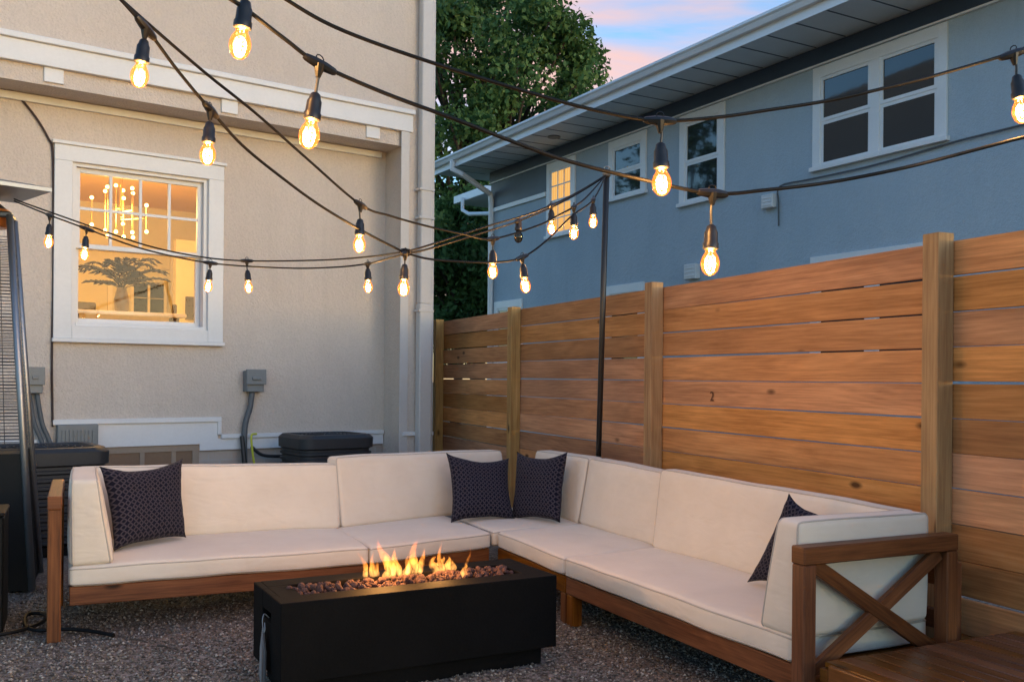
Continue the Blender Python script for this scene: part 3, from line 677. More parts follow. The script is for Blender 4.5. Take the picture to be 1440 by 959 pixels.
# small vents on the blue wall
for (u0, v0, u1, v1, lab) in ((968, 373, 985, 392, 'white square dryer vent low on the blue wall just above the fence'), (1077, 276, 1093, 292, 'small white hooded vent high on the blue wall right of the bulbs')):
    a, za = bp(u0, v0, 0); c_, zb = bp(u1, v1, 0)
    t = thing('wall_vent', lab, 'vent', tuple(MBl @ Vector(((a + c_) / 2, -.05, zb))))
    bm = new(); box(bm, c_, a, -.10, -.001, zb, za, MBl, .01); fixn(obj('hood', bm, M['vent'], t))
    bm = new()
    for k in range(3): z = zb + (za - zb) * (.25 + .25 * k); box(bm, c_ + .03, a - .03, -.108, -.099, z - .012, z + .004, MBl)
    fixn(obj('louvre', bm, M['bluewhite'], t))
s_, z_ = bp(787, 186, .5); bm = new(); lathe(bm, [(.12, 0), (.12, .02), (.08, .022)], Matrix.Translation(MBl @ Vector((5.9, -.5, 5.778))), 14)
tag(obj('soffit_light', bm, M['elec'], origin=MBl @ Vector((5.9, -.5, 5.78))), 'small round grey fixture under the white soffit of the blue house', 'light fixture')
bm = new(); tube(bm, spline([MBl @ Vector((a, -.03, b_)) for a, b_ in (bp(1460, 168, .03), bp(1440, 175, .03), bp(1380, 190, .03), bp(1333, 202, .03), bp(1230, 232, .03), bp(1140, 252, .03), bp(1097, 262, .03), bp(1095, 285, .03), bp(1095, 318, .03))], 4), .012, 5)
tag(obj('service_cable', bm, M['conduit'], origin=MBl @ Vector((.5, 0, 4))), 'thin grey cable running along the blue wall under the twin window', 'cable')
# low roof of the house further back
p0 = at(645, 286, 25.5)
gr = thing('rear_porch_roof', 'white edged porch roof with a bent downspout at the far corner of the blue house', 'porch roof', (p0.x, p0.y, 0))
fr = frame((p0.x, p0.y, 0), (-dB.x, -dB.y))
bm = new(); box(bm, -.1, 1.7, -.1, 3, p0.z - .02, p0.z + .18, fr, .01); obj('roof_edge', bm, M['bluewhite'], gr)
bm = new(); tube(bm, [fr @ Vector(p) for p in ((.55, -.16, p0.z + .05), (.55, -.16, p0.z - .28), (.85, -.12, p0.z - .42), (1.65, .1, p0.z - .50))], .05, 8); obj('downspout', bm, M['bluewhite'], gr, 'auto')

# ================================================================== TREES
def tree(name, label, base, height, clumps, leaf, per, cr, seed):
    rs = np.random.RandomState(seed); base = Vector(base)
    t = thing(name, label, 'tree', tuple(base), 'trees behind the houses')
    bm = new(); r0 = height * .022
    tube(bm, spline([base, base + Vector((.1, 0, height * .3)), base + Vector((-.1, .1, height * .6)), base + Vector((.1, 0, height * .86))], 4), [r0 * (1 - .075 * i) for i in range(13)], 10)
    for c in clumps[::2]:
        c = Vector(c); st = base + Vector((0, 0, min(max(height * .2, c.z * .55), height * .8)))
        tube(bm, spline([st, (st + c) / 2 + Vector((rs.uniform(-.4, .4), rs.uniform(-.4, .4), -.2)), c], 3), [r0 * .45 * (1 - .13 * i) for i in range(7)], 6)
    obj('trunk', bm, M['bark'], t, True)
    n = per * len(clumps); cs = np.repeat(np.array([tuple(c) for c in clumps]), per, 0)
    d = rs.normal(0, 1, (n, 3)); d /= np.linalg.norm(d, axis=1)[:, None]
    rad = cr * np.repeat(rs.uniform(.55, 1.15, len(clumps)), per) * rs.rand(n) ** .42
    P_ = cs + d * rad[:, None] * np.array([1, 1, .75])
    # twig-scale bunching
    tw = rs.normal(0, .05, (n, 3)); P_ = np.round(P_ / .22) * .22 + tw + rs.normal(0, .04, (n, 3))
    a = rs.normal(0, 1, (n, 3)); a /= np.linalg.norm(a, axis=1)[:, None]; b_ = np.cross(a, rs.normal(0, 1, (n, 3))); b_ /= np.linalg.norm(b_, axis=1)[:, None]
    L = leaf * rs.uniform(.6, 1.25, n)[:, None]
    V = np.stack([P_ - a * L, P_ + b_ * L * .5, P_ + a * L, P_ - b_ * L * .5], 1) - np.array(tuple(base))
    me = bpy.data.meshes.new('crown'); me.from_pydata(V.reshape(-1, 3).tolist(), [], np.arange(4 * n).reshape(-1, 4).tolist())
    tone = np.repeat(rs.rand(len(clumps)), per) * .55 + rs.rand(n) * .45
    q = me.attributes.new('rnd', 'FLOAT', 'FACE'); q.data.foreach_set('value', tone); me.materials.append(M['leaf'])
    o = bpy.data.objects.new('crown', me); C.objects.link(o); o.parent = t; return t
rs = random.Random(11); cl = []
TY = 30
def inside(u, v):      # real outline of the big crown, by bearing and elevation
    top = 18 if u < 700 else (2 + (u - 700) * .02 if u < 800 else 20 + (u - 800) * .9)
    return True
outline = [(560, -40), (630, -8), (668, 8), (700, -12), (745, -20), (790, 2), (818, 28), (845, 62), (848, 88), (828, 112), (835, 135), (800, 150), (790, 200), (760, 230)]
for (u, v) in outline:
    for k in range(3): cl.append(at(u + rs.uniform(-16, 4) - 18, v + rs.uniform(0, 18) + 8, TY + rs.uniform(-2, 2)))
for k in range(150):
    u = rs.uniform(540, 815); v = rs.uniform(0, 470)
    if u > 790 and v < 30: continue
    if 600 < u < 690 and v < 10 and rs.random() < .8: continue
    cl.append(at(u, v, TY + rs.uniform(-3, 4.5)))

for k in range(50): cl.append(at(rs.uniform(575, 712), rs.uniform(8, 460), TY + rs.uniform(-3.5, 1)))
tree('oak_tree', 'tall leafy green tree rising between the cream house and the blue house', (at(665, 600, TY).x, TY + 2.5, -.06), 13.5, cl, .11, 240, .80, 4)
cl = [at(rs.uniform(585, 700), rs.uniform(285, 500), 28.5 + rs.uniform(-1.5, 2)) for k in range(40)]
tree('maple_tree', 'darker low tree behind the far end of the fence', (at(640, 600, 28.5).x, 28.5, -.06), 7.5, cl, .11, 300, .74, 9)

rs = random.Random(33)
for (x_, y_, lab) in ((-9, 19.5, 'leafy tree behind the cream house, seen only as a reflection in the blue house windows'), (-13.5, 24, 'second leafy tree behind the cream house, further from the blue house')):
    cl = [Vector((x_ + rs.uniform(-2.6, 2.6), y_ + rs.uniform(-2.2, 2.2), rs.uniform(3.2, 9.2))) for k in range(34)]
    tree('oak_tree', lab, (x_, y_, -.06), 9.5, cl, .14, 130, .8, int(-x_))

# ================================================================== FENCE
fence = thing('wooden_fence', 'new orange-brown horizontal board fence with square posts behind the sofa', 'fence', tuple(FP))
FT = 1.92; pw = .092
def ffr(s): # frame at distance s along fence from near post corner; x = along away, y = towards NEIGHBOUR negative...
    return FP + FD * s
MF = Matrix.Identity(4)
for i in range(3): MF[i][0] = FD[i]; MF[i][1] = FN[i]; MF[i][2] = (0, 0, 1)[i]; MF[i][3] = FP[i]
ps = [0, 2.40, 4.81, 6.95, -2.40]
for i, s in enumerate(ps):
    bm = new(); box(bm, s, s + pw, 0, pw, -.1, FT + .02 + (.015, .01, .0, .0, 0)[i], MF, .003); fixn(obj('post', bm, M['post'], fence))
spans = [(-2.40 + pw / 2, pw / 2), (pw / 2, 2.40 + pw / 2), (2.40 + pw / 2, 4.81 + pw / 2), (4.81 + pw / 2, 6.95 + pw / 2)]
rf = random.Random(21)
for (a, c_) in spans:
    bm = new(); z = FT; k = 0
    while z > .06:
        hgt = .151; tz = rf.uniform(-.003, .003); dy = rf.uniform(0, .004)
        R_ = rf.random()
        Mt = MF @ Matrix.Translation(((a + c_) / 2, pw + .002 + dy, z - hgt / 2)) @ Matrix.Rotation(tz / 1.2, 4, 'Y') @ Matrix.Rotation(rf.uniform(-.012, .012), 4, 'X')
        L = (c_ - a) / 2 - .002
        if k in (10,) and abs(a - pw / 2) < .01:
            box(bm, -L, .62, 0, .022, -hgt / 2, hgt / 2, Mt, .002, R=R_); box(bm, .624, L, 0, .022, -hgt / 2, hgt / 2, Mt, .002, R=rf.random())
        elif k == 9: box(bm, -L, -.3, 0, .022, -hgt / 2, hgt / 2, Mt, .002, R=R_); box(bm, -.296, L, 0, .022, -hgt / 2, hgt / 2, Mt, .002, R=rf.random())
        else: box(bm, -L, L, 0, .022, -hgt / 2, hgt / 2, Mt, .002, R=R_)
        for sx_ in (-L + .022, L - .022):
            for zz_ in (-.045, .045):
                c4 = [bm.verts.new(Mt @ Vector((sx_ + .0045 * cos(q * pi / 3), -.0006, zz_ + .0045 * sin(q * pi / 3)))) for q in range(6)]
                ff = bm.faces.new(c4); ff.material_index = 1
        z -= hgt + rf.choice((.003, .004, .006, .007, .009)); k += 1
    bm2 = bm; bmesh.ops.recalc_face_normals(bm2, faces=bm2.faces); obj('board_panel', bm2, M['fence'], fence).data.materials.append(M['blackmetal'])
# faint pencilled 2 on a board
tcv = bpy.data.curves.new('mark', 'FONT'); tcv.body = '2'; tcv.size = .085; tcv.extrude = .0008; tcv.align_x = 'CENTER'; tcv.align_y = 'CENTER'
pm = onplane(1001, 558, FP + FN * (pw - .003), FD)
tmp = bpy.data.objects.new('tmp_mark', tcv); C.objects.link(tmp)
mt = Matrix.Identity(4); ax = -FD
for i in range(3): mt[i][0] = ax[i]; mt[i][1] = (0, 0, 1)[i]; mt[i][2] = -FN[i]; mt[i][3] = pm[i]
dg = bpy.context.evaluated_depsgraph_get(); me = bpy.data.meshes.new_from_object(tmp.evaluated_get(dg)); bpy.data.objects.remove(tmp)
bm = bmesh.new(); bm.from_mesh(me); bm.transform(mt); obj('board_mark', bm, plain('brown_ink', (.12, .045, .015), .8), fence)

# ================================================================== SOFA
def v2(x, y): return Vector((x, y, 0))
P0 = v2(-2.176, 4.732); P1 = v2(-.786, 5.357); P2 = v2(-.12, 5.935); P2b = v2(-.092, 5.945); P3 = v2(.284, 5.108); P4 = v2(1.04, 3.55)
u1 = (P1 - P0).normalized(); w1 = Vector((-u1.y, u1.x, 0)); s4 = (P4 - P3).normalized(); n4 = Vector((-s4.y, s4.x, 0))
Q1 = v2(-1.064, 6.03); QV = v2(.082, 7.08); Q2 = v2(-.42, 6.62); Q3 = v2(.436, 6.29); Q4 = v2(.813, 5.43); Q5 = P4 + n4 * .615
sofa = thing('sectional_sofa', 'long L-shaped outdoor sofa with reddish wood frame and cream cushions', 'sofa', (-.1, 6.2, 0))
ZS0, ZS1 = .250, .352
def hexcushion(name, c, par, r=.025, puff=.011, pipes=None, mat=None, sag=0.0, seed=0):
    """c: 8 corners [x0y0z0,x1y0z0,x1y1z0,x0y1z0, then the same at z1]; rounded, slightly puffed; piping round two faces"""
    c = [Vector(x) for x in c]
    dx = ((c[1] - c[0]).length + (c[5] - c[4]).length) / 2; dy = ((c[3] - c[0]).length + (c[2] - c[1]).length) / 2; dz = ((c[4] - c[0]).length + (c[6] - c[2]).length) / 2
    dims = (dx, dy, dz)
    def coords(L):
        n = max(4, int(L / .06)); k = 3; e = [0.5 * r * 2 * j / k for j in range(k)]
        mid = [r + (L - 2 * r) * j / n for j in range(n + 1)]; return e + mid + [L - x for x in e[::-1]]
    G = [coords(L) for L in dims]
    bm = new(); cache = {}
    def tri(p):
        x, y, z = p[0] / dx, p[1] / dy, p[2] / dz
        a = c[0].lerp(c[1], x).lerp(c[3].lerp(c[2], x), y); b_ = c[4].lerp(c[5], x).lerp(c[7].lerp(c[6], x), y); return a.lerp(b_, z)
    def shape(p):
        q = Vector([min(max(p[i], r), dims[i] - r) for i in range(3)]); d = Vector(p) - q
        w = q + (d.normalized() * r if d.length > 1e-9 else d)
        t = [2 * w[i] / dims[i] - 1 for i in range(3)]
        for i in range(3):
            j, k = [a for a in range(3) if a != i]; am = puff * (1 - t[j] ** 4) * (1 - t[k] ** 4) * (1.0 if dims[i] == min(dims) else .35)
            w[i] += am * max(-1, min(1, t[i] * 1.0)) * abs(t[i])
        nn = noise.noise(Vector((w.x * 3.1 + seed, w.y * 3.1, w.z * 3.1))); w += Vector((0, 0, nn * .006)) + Vector((nn * .003, nn * .004, 0))
        return tri(w)
    def vert(i, j, k):
        if (i, j, k) not in cache: cache[(i, j, k)] = bm.verts.new(shape((G[0][i], G[1][j], G[2][k])))
        return cache[(i, j, k)]
    N = [len(g) - 1 for g in G]
    for ax in range(3):
        a, b_ = [q for q in range(3) if q != ax]
        for side in (0, N[ax]):
            for i in range(N[a]):
                for j in range(N[b_]):
                    idx = []
                    for (p, q) in ((i, j), (i + 1, j), (i + 1, j + 1), (i, j + 1)):
                        t = [0, 0, 0]; t[ax] = side; t[a] = p; t[b_] = q; idx.append(vert(*t))
                    bm.faces.new(idx)
    bmesh.ops.recalc_face_normals(bm, faces=bm.faces)
    o = obj(name, bm, mat or M['cush'], par, True)
    if pipes is not None:
        bm = new()
        for side in (0, 1):
            ax = pipes; a, b_ = [q for q in range(3) if q != ax]; ring = []
            Na, Nb = N[a], N[b_]
            seq = [(i, 0) for i in range(Na)] + [(Na, j) for j in range(Nb)] + [(i, Nb) for i in range(Na, 0, -1)] + [(0, j) for j in range(Nb, 0, -1)]
            for (p, q) in seq:
                t = [0, 0, 0]; t[a] = G[a][p]; t[b_] = G[b_][q]; t[ax] = .45 * r if side == 0 else dims[ax] - .45 * r; ring.append(shape(t))
            rr_ = [ring[0]]
            for x in ring[1:]:
                if (x - rr_[-1]).length > .004: rr_.append(x)
            tube(bm, rr_, .0042, 6, closed=True)
        obj('piping', bm, M['piping'], o, True)
    return o
def slab(a, b_, c_, d, z0, z1): return [Vector((p.x, p.y, z)) for z in (z0, z1) for p in (a, b_, c_, d)]
ex = .10
g = .004
hexcushion('seat_cushion', slab(P0, P1 - u1 * g, Q1 + w1 * ex - u1 * g, P0 + w1 * (.73 + ex), ZS0, ZS1), sofa, pipes=2, seed=1)
nb2 = Vector((-.675, .738, 0))
hexcushion('seat_cushion', slab(P1 + u1 * g, P2, Q2 + nb2 * ex, Q1 + nb2 * ex + u1 * g, ZS0, ZS1 - .004), sofa, pipes=2, seed=2)
cv = (QV - Q2).normalized()
hexcushion('seat_cushion', slab(P2 + Vector((.01, .03, 0)), Q3 + Vector((.05, .03, 0)), QV + Vector((.05, .08, 0)), Q2 + Vector((.01, .02, 0)), ZS0, ZS1 - .002), sofa, pipes=2, seed=3)
hexcushion('seat_cushion', slab(P3 - s4 * g, Q4 + n4 * ex - s4 * g, Q3 + n4 * ex, P2b + n4 * .01, ZS0, ZS1), sofa, pipes=2, seed=4)
hexcushion('seat_cushion', slab(P4, Q5 + n4 * ex, Q4 + n4 * ex + s4 * g, P3 + s4 * g, ZS0, ZS1 + .003), sofa, pipes=2, seed=5)
def back(a, b_, n, zt0, zt1, seed, lean=.075, th=.15, tht=.125, zb=ZS1 - .004):
    """a->b bottom front line, n = away from the sitter"""
    ea = n * lean
    c = [a, b_, b_ + n * th, a + n * th, a + ea, b_ + ea, b_ + ea + n * tht, a + ea + n * tht]
    zz = [zb, zb, zb, zb, zt0, zt1, zt1, zt0]
    return hexcushion('back_cushion', [Vector((p.x, p.y, z)) for p, z in zip(c, zz)], sofa, r=.028, puff=.014, pipes=1, seed=seed)
back(P0 + w1 * .735 + u1 * .03, Q1 - u1 * .005, w1, .765, .742, 11)
b2d = (QV - Q1).normalized(); b2n = Vector((-b2d.y, b2d.x, 0))
back(Q1 + b2d * .01, Q1 + b2d * 1.42, b2n, .788, .768, 12)
r2d = (Q4 - Q3).normalized(); r2n = Vector((-r2d.y, r2d.x, 0))
if r2n.dot(Vector((1, .3, 0))) < 0: r2n = -r2n
back(Q3 - r2d * .82 , Q3 - r2d * .01, r2n, .768, .775, 13)
back(Q3 + r2d * .01, Q4 - r2d * .012, r2n, .776, .762, 14)
back(Q4 + r2d * .012 - r2n * .03, Q5 - s4 * .085 - r2n * .02, r2n, .792, .770, 15, lean=.055, th=.12, tht=.09)
# arm cushions
def armc(o_, a, n, bot, top, d0, d1, seed):
    c = []
    for (lo, hi, z) in ((bot[0], bot[1], ZS1 - .003), (top[0], top[1], .778)):
        for (s_, d_) in ((lo, d0), (hi, d0), (hi, d1), (lo, d1)): p = o_ + a * s_ + n * d_; c.append(Vector((p.x, p.y, z)))
    return hexcushion('arm_cushion', c, sofa, r=.026, puff=.010, pipes=0, seed=seed)
armc(P0, u1, w1, (.0, .205), (.0, .135), .01, .72, 21)
armc(P4, s4, n4, (-.185, .035), (-.085, .035), .0, .675, 22)
# wooden frame
def beam(bm, o_, a, n, s0, s1, d0, d1, z0, z1, bev=.005): 
    m = Matrix.Identity(4)
    for i in range(3): m[i][0] = a[i]; m[i][1] = n[i]; m[i][2] = (0, 0, 1)[i]; m[i][3] = o_[i]
    box(bm, s0, s1, d0, d1, z0, z1, m, bev)
def fin(name, bm, mat, par): bmesh.ops.recalc_face_normals(bm, faces=bm.faces); return obj(name, bm, mat, par)
zr0, zr1 = .155, .248
def module(A, B_, n, dep):
    a = (B_ - A).normalized(); L = (B_ - A).length
    bm = new(); beam(bm, A, a, n, 0.002, L - .002, .012, .050, zr0, zr1); beam(bm, A, a, n, 0.002, L - .002, dep - .04, dep, zr0, zr1)
    for q in (0.002, L - .040): beam(bm, A, a, n, q, q + .038, .052, dep - .042, zr0 + .01, zr1 - .004)
    k = .2
    while k < L - .1: beam(bm, A, a, n, k, k + .06, .052, dep - .042, zr1 - .024, zr1 - .005, .002); k += .14
    return fin('seat_frame', bm, M['acacia'], sofa), a, L
def legs(A, a, n, L, dep, which):
    for (s_, d_) in which:
        bm = new(); beam(bm, A, a, n, s_, s_ + .062, d_, d_ + .062, -.01, zr0); fin('leg', bm, M['acacia'], sofa)
D_ = .84
f_, a, L = module(P0, P1, w1, D_); legs(P0, a, w1, L, D_, ((L - .07, .014), (L - .07, D_ - .11)))
a2 = (P2 - P1).normalized(); n2 = Vector((-a2.y, a2.x, 0))
f_, a, L = module(P1 + a2 * .01, P2, n2, .80); legs(P1, a, n2, L, .8, ((.02, .014), (L - .075, .014), (.02, .72)))
n3 = n4; f_, a, L = module(P2b, P3, n4, .76); legs(P2b, a, n4, L, .76, ((L - .068, .016), (.02, .018), (L - .068, .69), (.02, .69)))
f_, a, L = module(P3, P4, n4, .80); legs(P3, a, n4, L, .8, ((.008, .014), (.008, .72)))
for (O_, a_, n_, q0, q1, dd_) in ((P0, u1, w1, 0, 1.5, .965), (P4, s4, n4, -1.7, .02, .83)):
    for za_ in (.28, .46):
        bm = new(); beam(bm, O_, a_, n_, q0, q1, dd_, dd_ + .03, za_, za_ + .08); fin('back_rail', bm, M['acacia'], sofa)
    for q in (q0 + .02, q1 - .08):
        bm = new(); beam(bm, O_, a_, n_, q, q + .06, dd_ + .031, dd_ + .08, -.01, .56); fin('leg', bm, M['acacia'], sofa)
ZA = .705
def arm(O, a, n, sa, sb, d0, d1, label=None):
    bm = new(); beam(bm, O, a, n, sa, sb, d0, d1, ZA - .065, ZA, .005); beam(bm, O, a, n, sa + .012, sb - .012, d0 + .064, d1 - .064, .17, .235, .004)
    # X brace in the arm frame
    sm = (sa + sb) / 2; zlo, zhi = .235, ZA - .067; da, db = d0 + .064, d1 - .064
    m = Matrix.Identity(4)
    for i in range(3): m[i][0] = a[i]; m[i][1] = n[i]; m[i][2] = (0, 0, 1)[i]; m[i][3] = O[i]
    ang = atan2(zhi - zlo, db - da); LL = sqrt((zhi - zlo) ** 2 + (db - da) ** 2) / 2
    for sgn, dx in ((1, .0), (-1, .003)):
        mm = m @ Matrix.Translation((sm, (da + db) / 2, (zlo + zhi) / 2)) @ Matrix.Rotation(sgn * ang, 4, 'X')
        box(bm, -.011 - dx, .011 + dx, -LL + .012, LL - .012, -.028, .028, mm, .002)
    fin('arm_frame', bm, M['acacia'], sofa)
    for d_ in (d0, d1 - .062):
        bm = new(); beam(bm, O, a, n, sa + .002, sb - .002, d_ + .002, d_ + .062, -.01, ZA - .066, .005); fin('leg', bm, M['acacia'], sofa)
arm(P0, u1, w1, -.098, -.032, -.035, .81)
arm(P4, s4, n4, .055, .125, -.055, .735)

lp = [onplane(u, v, P4 + s4 * .014, n4) for u, v in ((1196, 897), (1201, 874), (1224, 846), (1233, 878))]
bm = new(); A_ = [bm.verts.new(p) for p in lp]; B_ = [bm.verts.new(p + s4 * .0015) for p in lp]; bm.faces.new(A_); bm.faces.new(B_[::-1])
for q in range(4): bm.faces.new((A_[q], A_[(q + 1) % 4], B_[(q + 1) % 4], B_[q]))
fin('care_label', bm, M['white'], sofa)
# throw pillows
def pillow(label, BL, BR, TR, TL, th=.065, seed=0, gp='dark patterned throw pillows on the sofa'):
    BL, BR, TR, TL = map(Vector, (BL, BR, TR, TL)); n = ((BR - BL).cross(TL - BL)).normalized(); N = 26
    if n.y > 0: n = -n
    cen = (BL + BR + TR + TL) / 4
    bm = new(); uvl = bm.loops.layers.uv.verify(); grid = {}
    for side in (1, -1):
        for i in range(N + 1):
            for j in range(N + 1):
                x, y = i / N, j / N; X, Y = 2 * x - 1, 2 * y - 1
                edge = i in (0, N) or j in (0, N)
                if edge and side == -1: grid[(side, i, j)] = grid[(1, i, j)]; continue
                # pinched sides, pointed corners
                k = .115; X2 = X * (1 - k * (1 - Y * Y)); Y2 = Y * (1 - k * (1 - X * X))
                Y2 -= .10 * (1 - X * X) * max(0, Y) ** 2; Y2 += .05 * X * max(0, Y) ** 3
                p = BL.lerp(BR, (X2 + 1) / 2).lerp(TL.lerp(TR, (X2 + 1) / 2), (Y2 + 1) / 2)
                h = th * max(0, (1 - X ** 4) * (1 - Y ** 4)) ** .55
                nn = noise.noise(Vector((x * 4 + seed, y * 4, side))) * .010 * (1 - max(abs(X), abs(Y)) ** 4) + noise.noise(Vector((x * 11 + seed, y * 11, side))) * .004
                grid[(side, i, j)] = bm.verts.new(p + n * (side * (h + nn)) + Vector((0, 0, noise.noise(Vector((x * 3, seed, y * 3))) * .008)))
    for side in (1, -1):
        for i in range(N):
            for j in range(N):
                idx = [(i, j), (i + 1, j), (i + 1, j + 1), (i, j + 1)]; f = bm.faces.new([grid[(side, *q)] for q in idx])
                for l, q in zip(f.loops, idx): l[uvl].uv = (q[0] / N, q[1] / N)
    bmesh.ops.recalc_face_normals(bm, faces=bm.faces)
    o = obj('throw_pillow', bm, M['pillow'], origin=(cen.x, cen.y, BL.z), smooth=True); return tag(o, label, 'pillow', gp)
pillow('dark patterned pillow leaning in the left end of the sofa', (-2.09, 5.06, .37), (-1.865, 5.52, .368), (-1.93, 5.64, .80), (-2.235, 5.20, .815), seed=1)
pillow('dark blue patterned pillow left of the two in the sofa corner', at(634, 735, 6.26), at(724, 729, 6.42), at(716, 646, 6.62), at(627, 634, 6.50), seed=5)
pillow('brownish patterned pillow right of the two in the sofa corner', at(719, 730, 6.50), at(788, 735, 6.20), at(798, 638, 6.36), at(727, 632, 6.62), seed=9)
pillow('patterned pillow half hidden behind the cushion of the right sofa arm', (1.09, 4.42, .37), (1.33, 4.04, .40), (1.43, 4.03, .71), tuple(at(1111, 690, 4.22)), .05, seed=13)

# ================================================================== FIRE TABLE
tdir = Vector((cos(radians(28.2)), sin(radians(28.2)), 0)); TF = v2(-.9057, 3.794)
MT = Matrix.Identity(4)
for i in range(3): MT[i][0] = tdir[i]; MT[i][1] = (-tdir.y, tdir.x, 0)[i]; MT[i][2] = (0, 0, 1)[i]; MT[i][3] = TF[i]
TL_, TW, THh = 1.27, .46, .40
ft = thing('fire_table', 'low black rectangular fire table burning in front of the sofa', 'fire pit table', tuple(TF))
bm = new(); bx0, bx1, by0, by1 = .12, 1.15, .125, .335
box(bm, 0, TL_, 0, by0, THh - .05, THh, MT); box(bm, 0, TL_, by1, TW, THh - .05, THh, MT); box(bm, 0, bx0, by0, by1, THh - .05, THh, MT); box(bm, bx1, TL_, by0, by1, THh - .05, THh, MT)
bmesh.ops.remove_doubles(bm, verts=bm.verts, dist=.0001)
hz0, hz1, hy0, hy1 = .285, .325, .16, .30
bm.free(); bm = new()
# outer shell with an open tray and a slotted left end
def rect(bm, x0, x1, y0_, y1_, z0, z1): box(bm, x0, x1, y0_, y1_, z0, z1, MT, .003)
rect(bm, 0, TL_, 0, by0, .075, THh); rect(bm, .03, TL_, by1, TW, .075, THh); rect(bm, bx1, TL_ - .001, by0 - .004, by1 + .004, .076, THh - .0006)
rect(bm, .001, .03, by0 - .004, hy0, .076, THh - .0006); rect(bm, .001, .03, hy1, TW - .001, .076, THh - .0006)
rect(bm, .0012, .0295, hy0 - .002, hy1 + .002, .0762, hz0); rect(bm, .0012, .0295, hy0 - .002, hy1 + .002, hz1, THh - .0008)
rect(bm, .028, bx0, by0 - .004, by1 + .004, THh - .045, THh - .0008); rect(bm, .10, 1.16, by0 - .003, by1 + .003, .30, .345)
obj('body', bm, M['table'], ft)
bm = new(); box(bm, .05, TL_ - .05, .05, TW - .05, -.02, .075, MT, .003); obj('plinth', bm, M['table'], ft)
bm = new(); rk = random.Random(5)
for k in range(820):
    x = rk.uniform(bx0 + .005, bx1 - .005); y = rk.uniform(by0 + .008, by1 - .008); r_ = rk.uniform(.008, .018)
    if rk.random() < .15: x = rk.uniform(bx0 - .02, bx0 + .2); 
    z = .345 + rk.uniform(.0, .062) * (1 - abs(2 * (y - by0) / (by1 - by0) - 1) ** 3 * .6)
    m = MT @ Matrix.Translation((x, y, z)) @ Matrix.Rotation(rk.uniform(0, 6), 4, (rk.random(), rk.random(), rk.random() + .1))
    res = bmesh.ops.create_icosphere(bm, subdivisions=2 if r_ > .013 else 1, radius=r_)
    sc = Vector((rk.uniform(.7, 1.2), rk.uniform(.7, 1.2), rk.uniform(.6, 1)))
    for v in res['verts']:
        p = v.co; q = 1 + .35 * noise.noise(p * 55 + Vector((k, 0, 0))); v.co = m @ Vector((p.x * sc.x * q, p.y * sc.y * q, p.z * sc.z * q))
o = obj('lava_rocks', bm, M['rock'], origin=MT @ Vector((.6, .22, .35))); tag(o, 'bed of small reddish lava rocks filling the tray of the fire table', 'lava rocks', kind='stuff')
# flames
def flame(px, py, hgt, wid, lean, seed, tongues):
    p = atz(px, py, .41); rr_ = random.Random(seed); bm = new()
    for (dx, hh, ww, ln) in tongues:
        c = p + tdir * dx; pts = []; rad = []
        for j in range(12):
            t = j / 11; sw = .012 * sin(t * 5 + seed + dx * 50) * t * 1.5
            pts.append(c + tdir * (ln * t + sw) + Vector((-tdir.y, tdir.x, 0)) * (.01 * sin(t * 7 + seed)) + Vector((0, 0, -.015 + hh * 1.22 * t)))
            rad.append(max(.0006, ww * (sin(pi * min(1, t * .92 + .08) ** .62)) * (1 - .35 * t) * (1 + .25 * noise.noise(Vector((t * 6, seed, dx * 30))))))
        rad[-1] = .0006; tube(bm, pts, rad, 9, sx=1)
    bmesh.ops.recalc_face_normals(bm, faces=bm.faces)
    return obj('flame', bm, M['flame'], ft, True)
flame(519, 808, .15, .03, 0, 1, [(-.012, .115, .015, -.03), (.02, .10, .018, .0), (.045, .07, .016, -.02)])
flame(556, 806, .19, .04, 0, 2, [(-.01, .155, .030, -.075), (.02, .11, .026, -.04), (-.05, .055, .018, .01), (.05, .06, .02, .01)])
flame(581, 802, .15, .04, 0, 3, [(.0, .145, .026, .01), (.03, .10, .018, .02), (-.03, .08, .018, .02)])
flame(620, 799, .13, .04, 0, 4, [(.0, .135, .012, -.015), (-.025, .07, .022, -.02), (.025, .06, .022, .02), (.055, .045, .014, .02), (0, .06, .026, 0)])
flame(654, 806, .11, .02, 0, 5, [(.0, .125, .009, .02), (-.008, .055, .013, .0)])
fc = MT @ Vector((.52, .24, .52))
lamp('fire_light', fc, 2.6, (1, .45, .12), .06, ft); lamp('fire_light', MT @ Vector((.78, .24, .48)), 1.0, (1, .45, .12), .05, ft)
# tag hanging from the handle slot
hp = MT @ Vector((-.012, .23, .30))
bm = new()
tube(bm, spline([MT @ Vector(p) for p in ((.01, .225, .295), (-.012, .215, .315), (-.022, .205, .29), (-.018, .20, .245), (-.014, .195, .255), (-.012, .21, .28))], 4), .0022, 5)
a_ = [(-.014, .215, .262), (-.015, .165, .17), (-.020, .15, .045), (-.022, .19, .005), (-.020, .235, .06), (-.015, .25, .17)]
for dx in (0, -.006): bm.faces.new([bm.verts.new(MT @ Vector((x + dx, y, z))) for x, y, z in a_])
a_ = [(-.024, .21, .25), (-.034, .17, .15), (-.038, .16, .05), (-.030, .195, .03)]
bm.faces.new([bm.verts.new(MT @ Vector(x)) for x in a_]); bm.faces.new([bm.verts.new(MT @ Vector((x[0] - .003, x[1], x[2]))) for x in a_])
tag(obj('hang_tag', bm, M['tagm'], origin=hp), 'folded silver plastic tag hanging from the end slot of the fire table', 'tag')

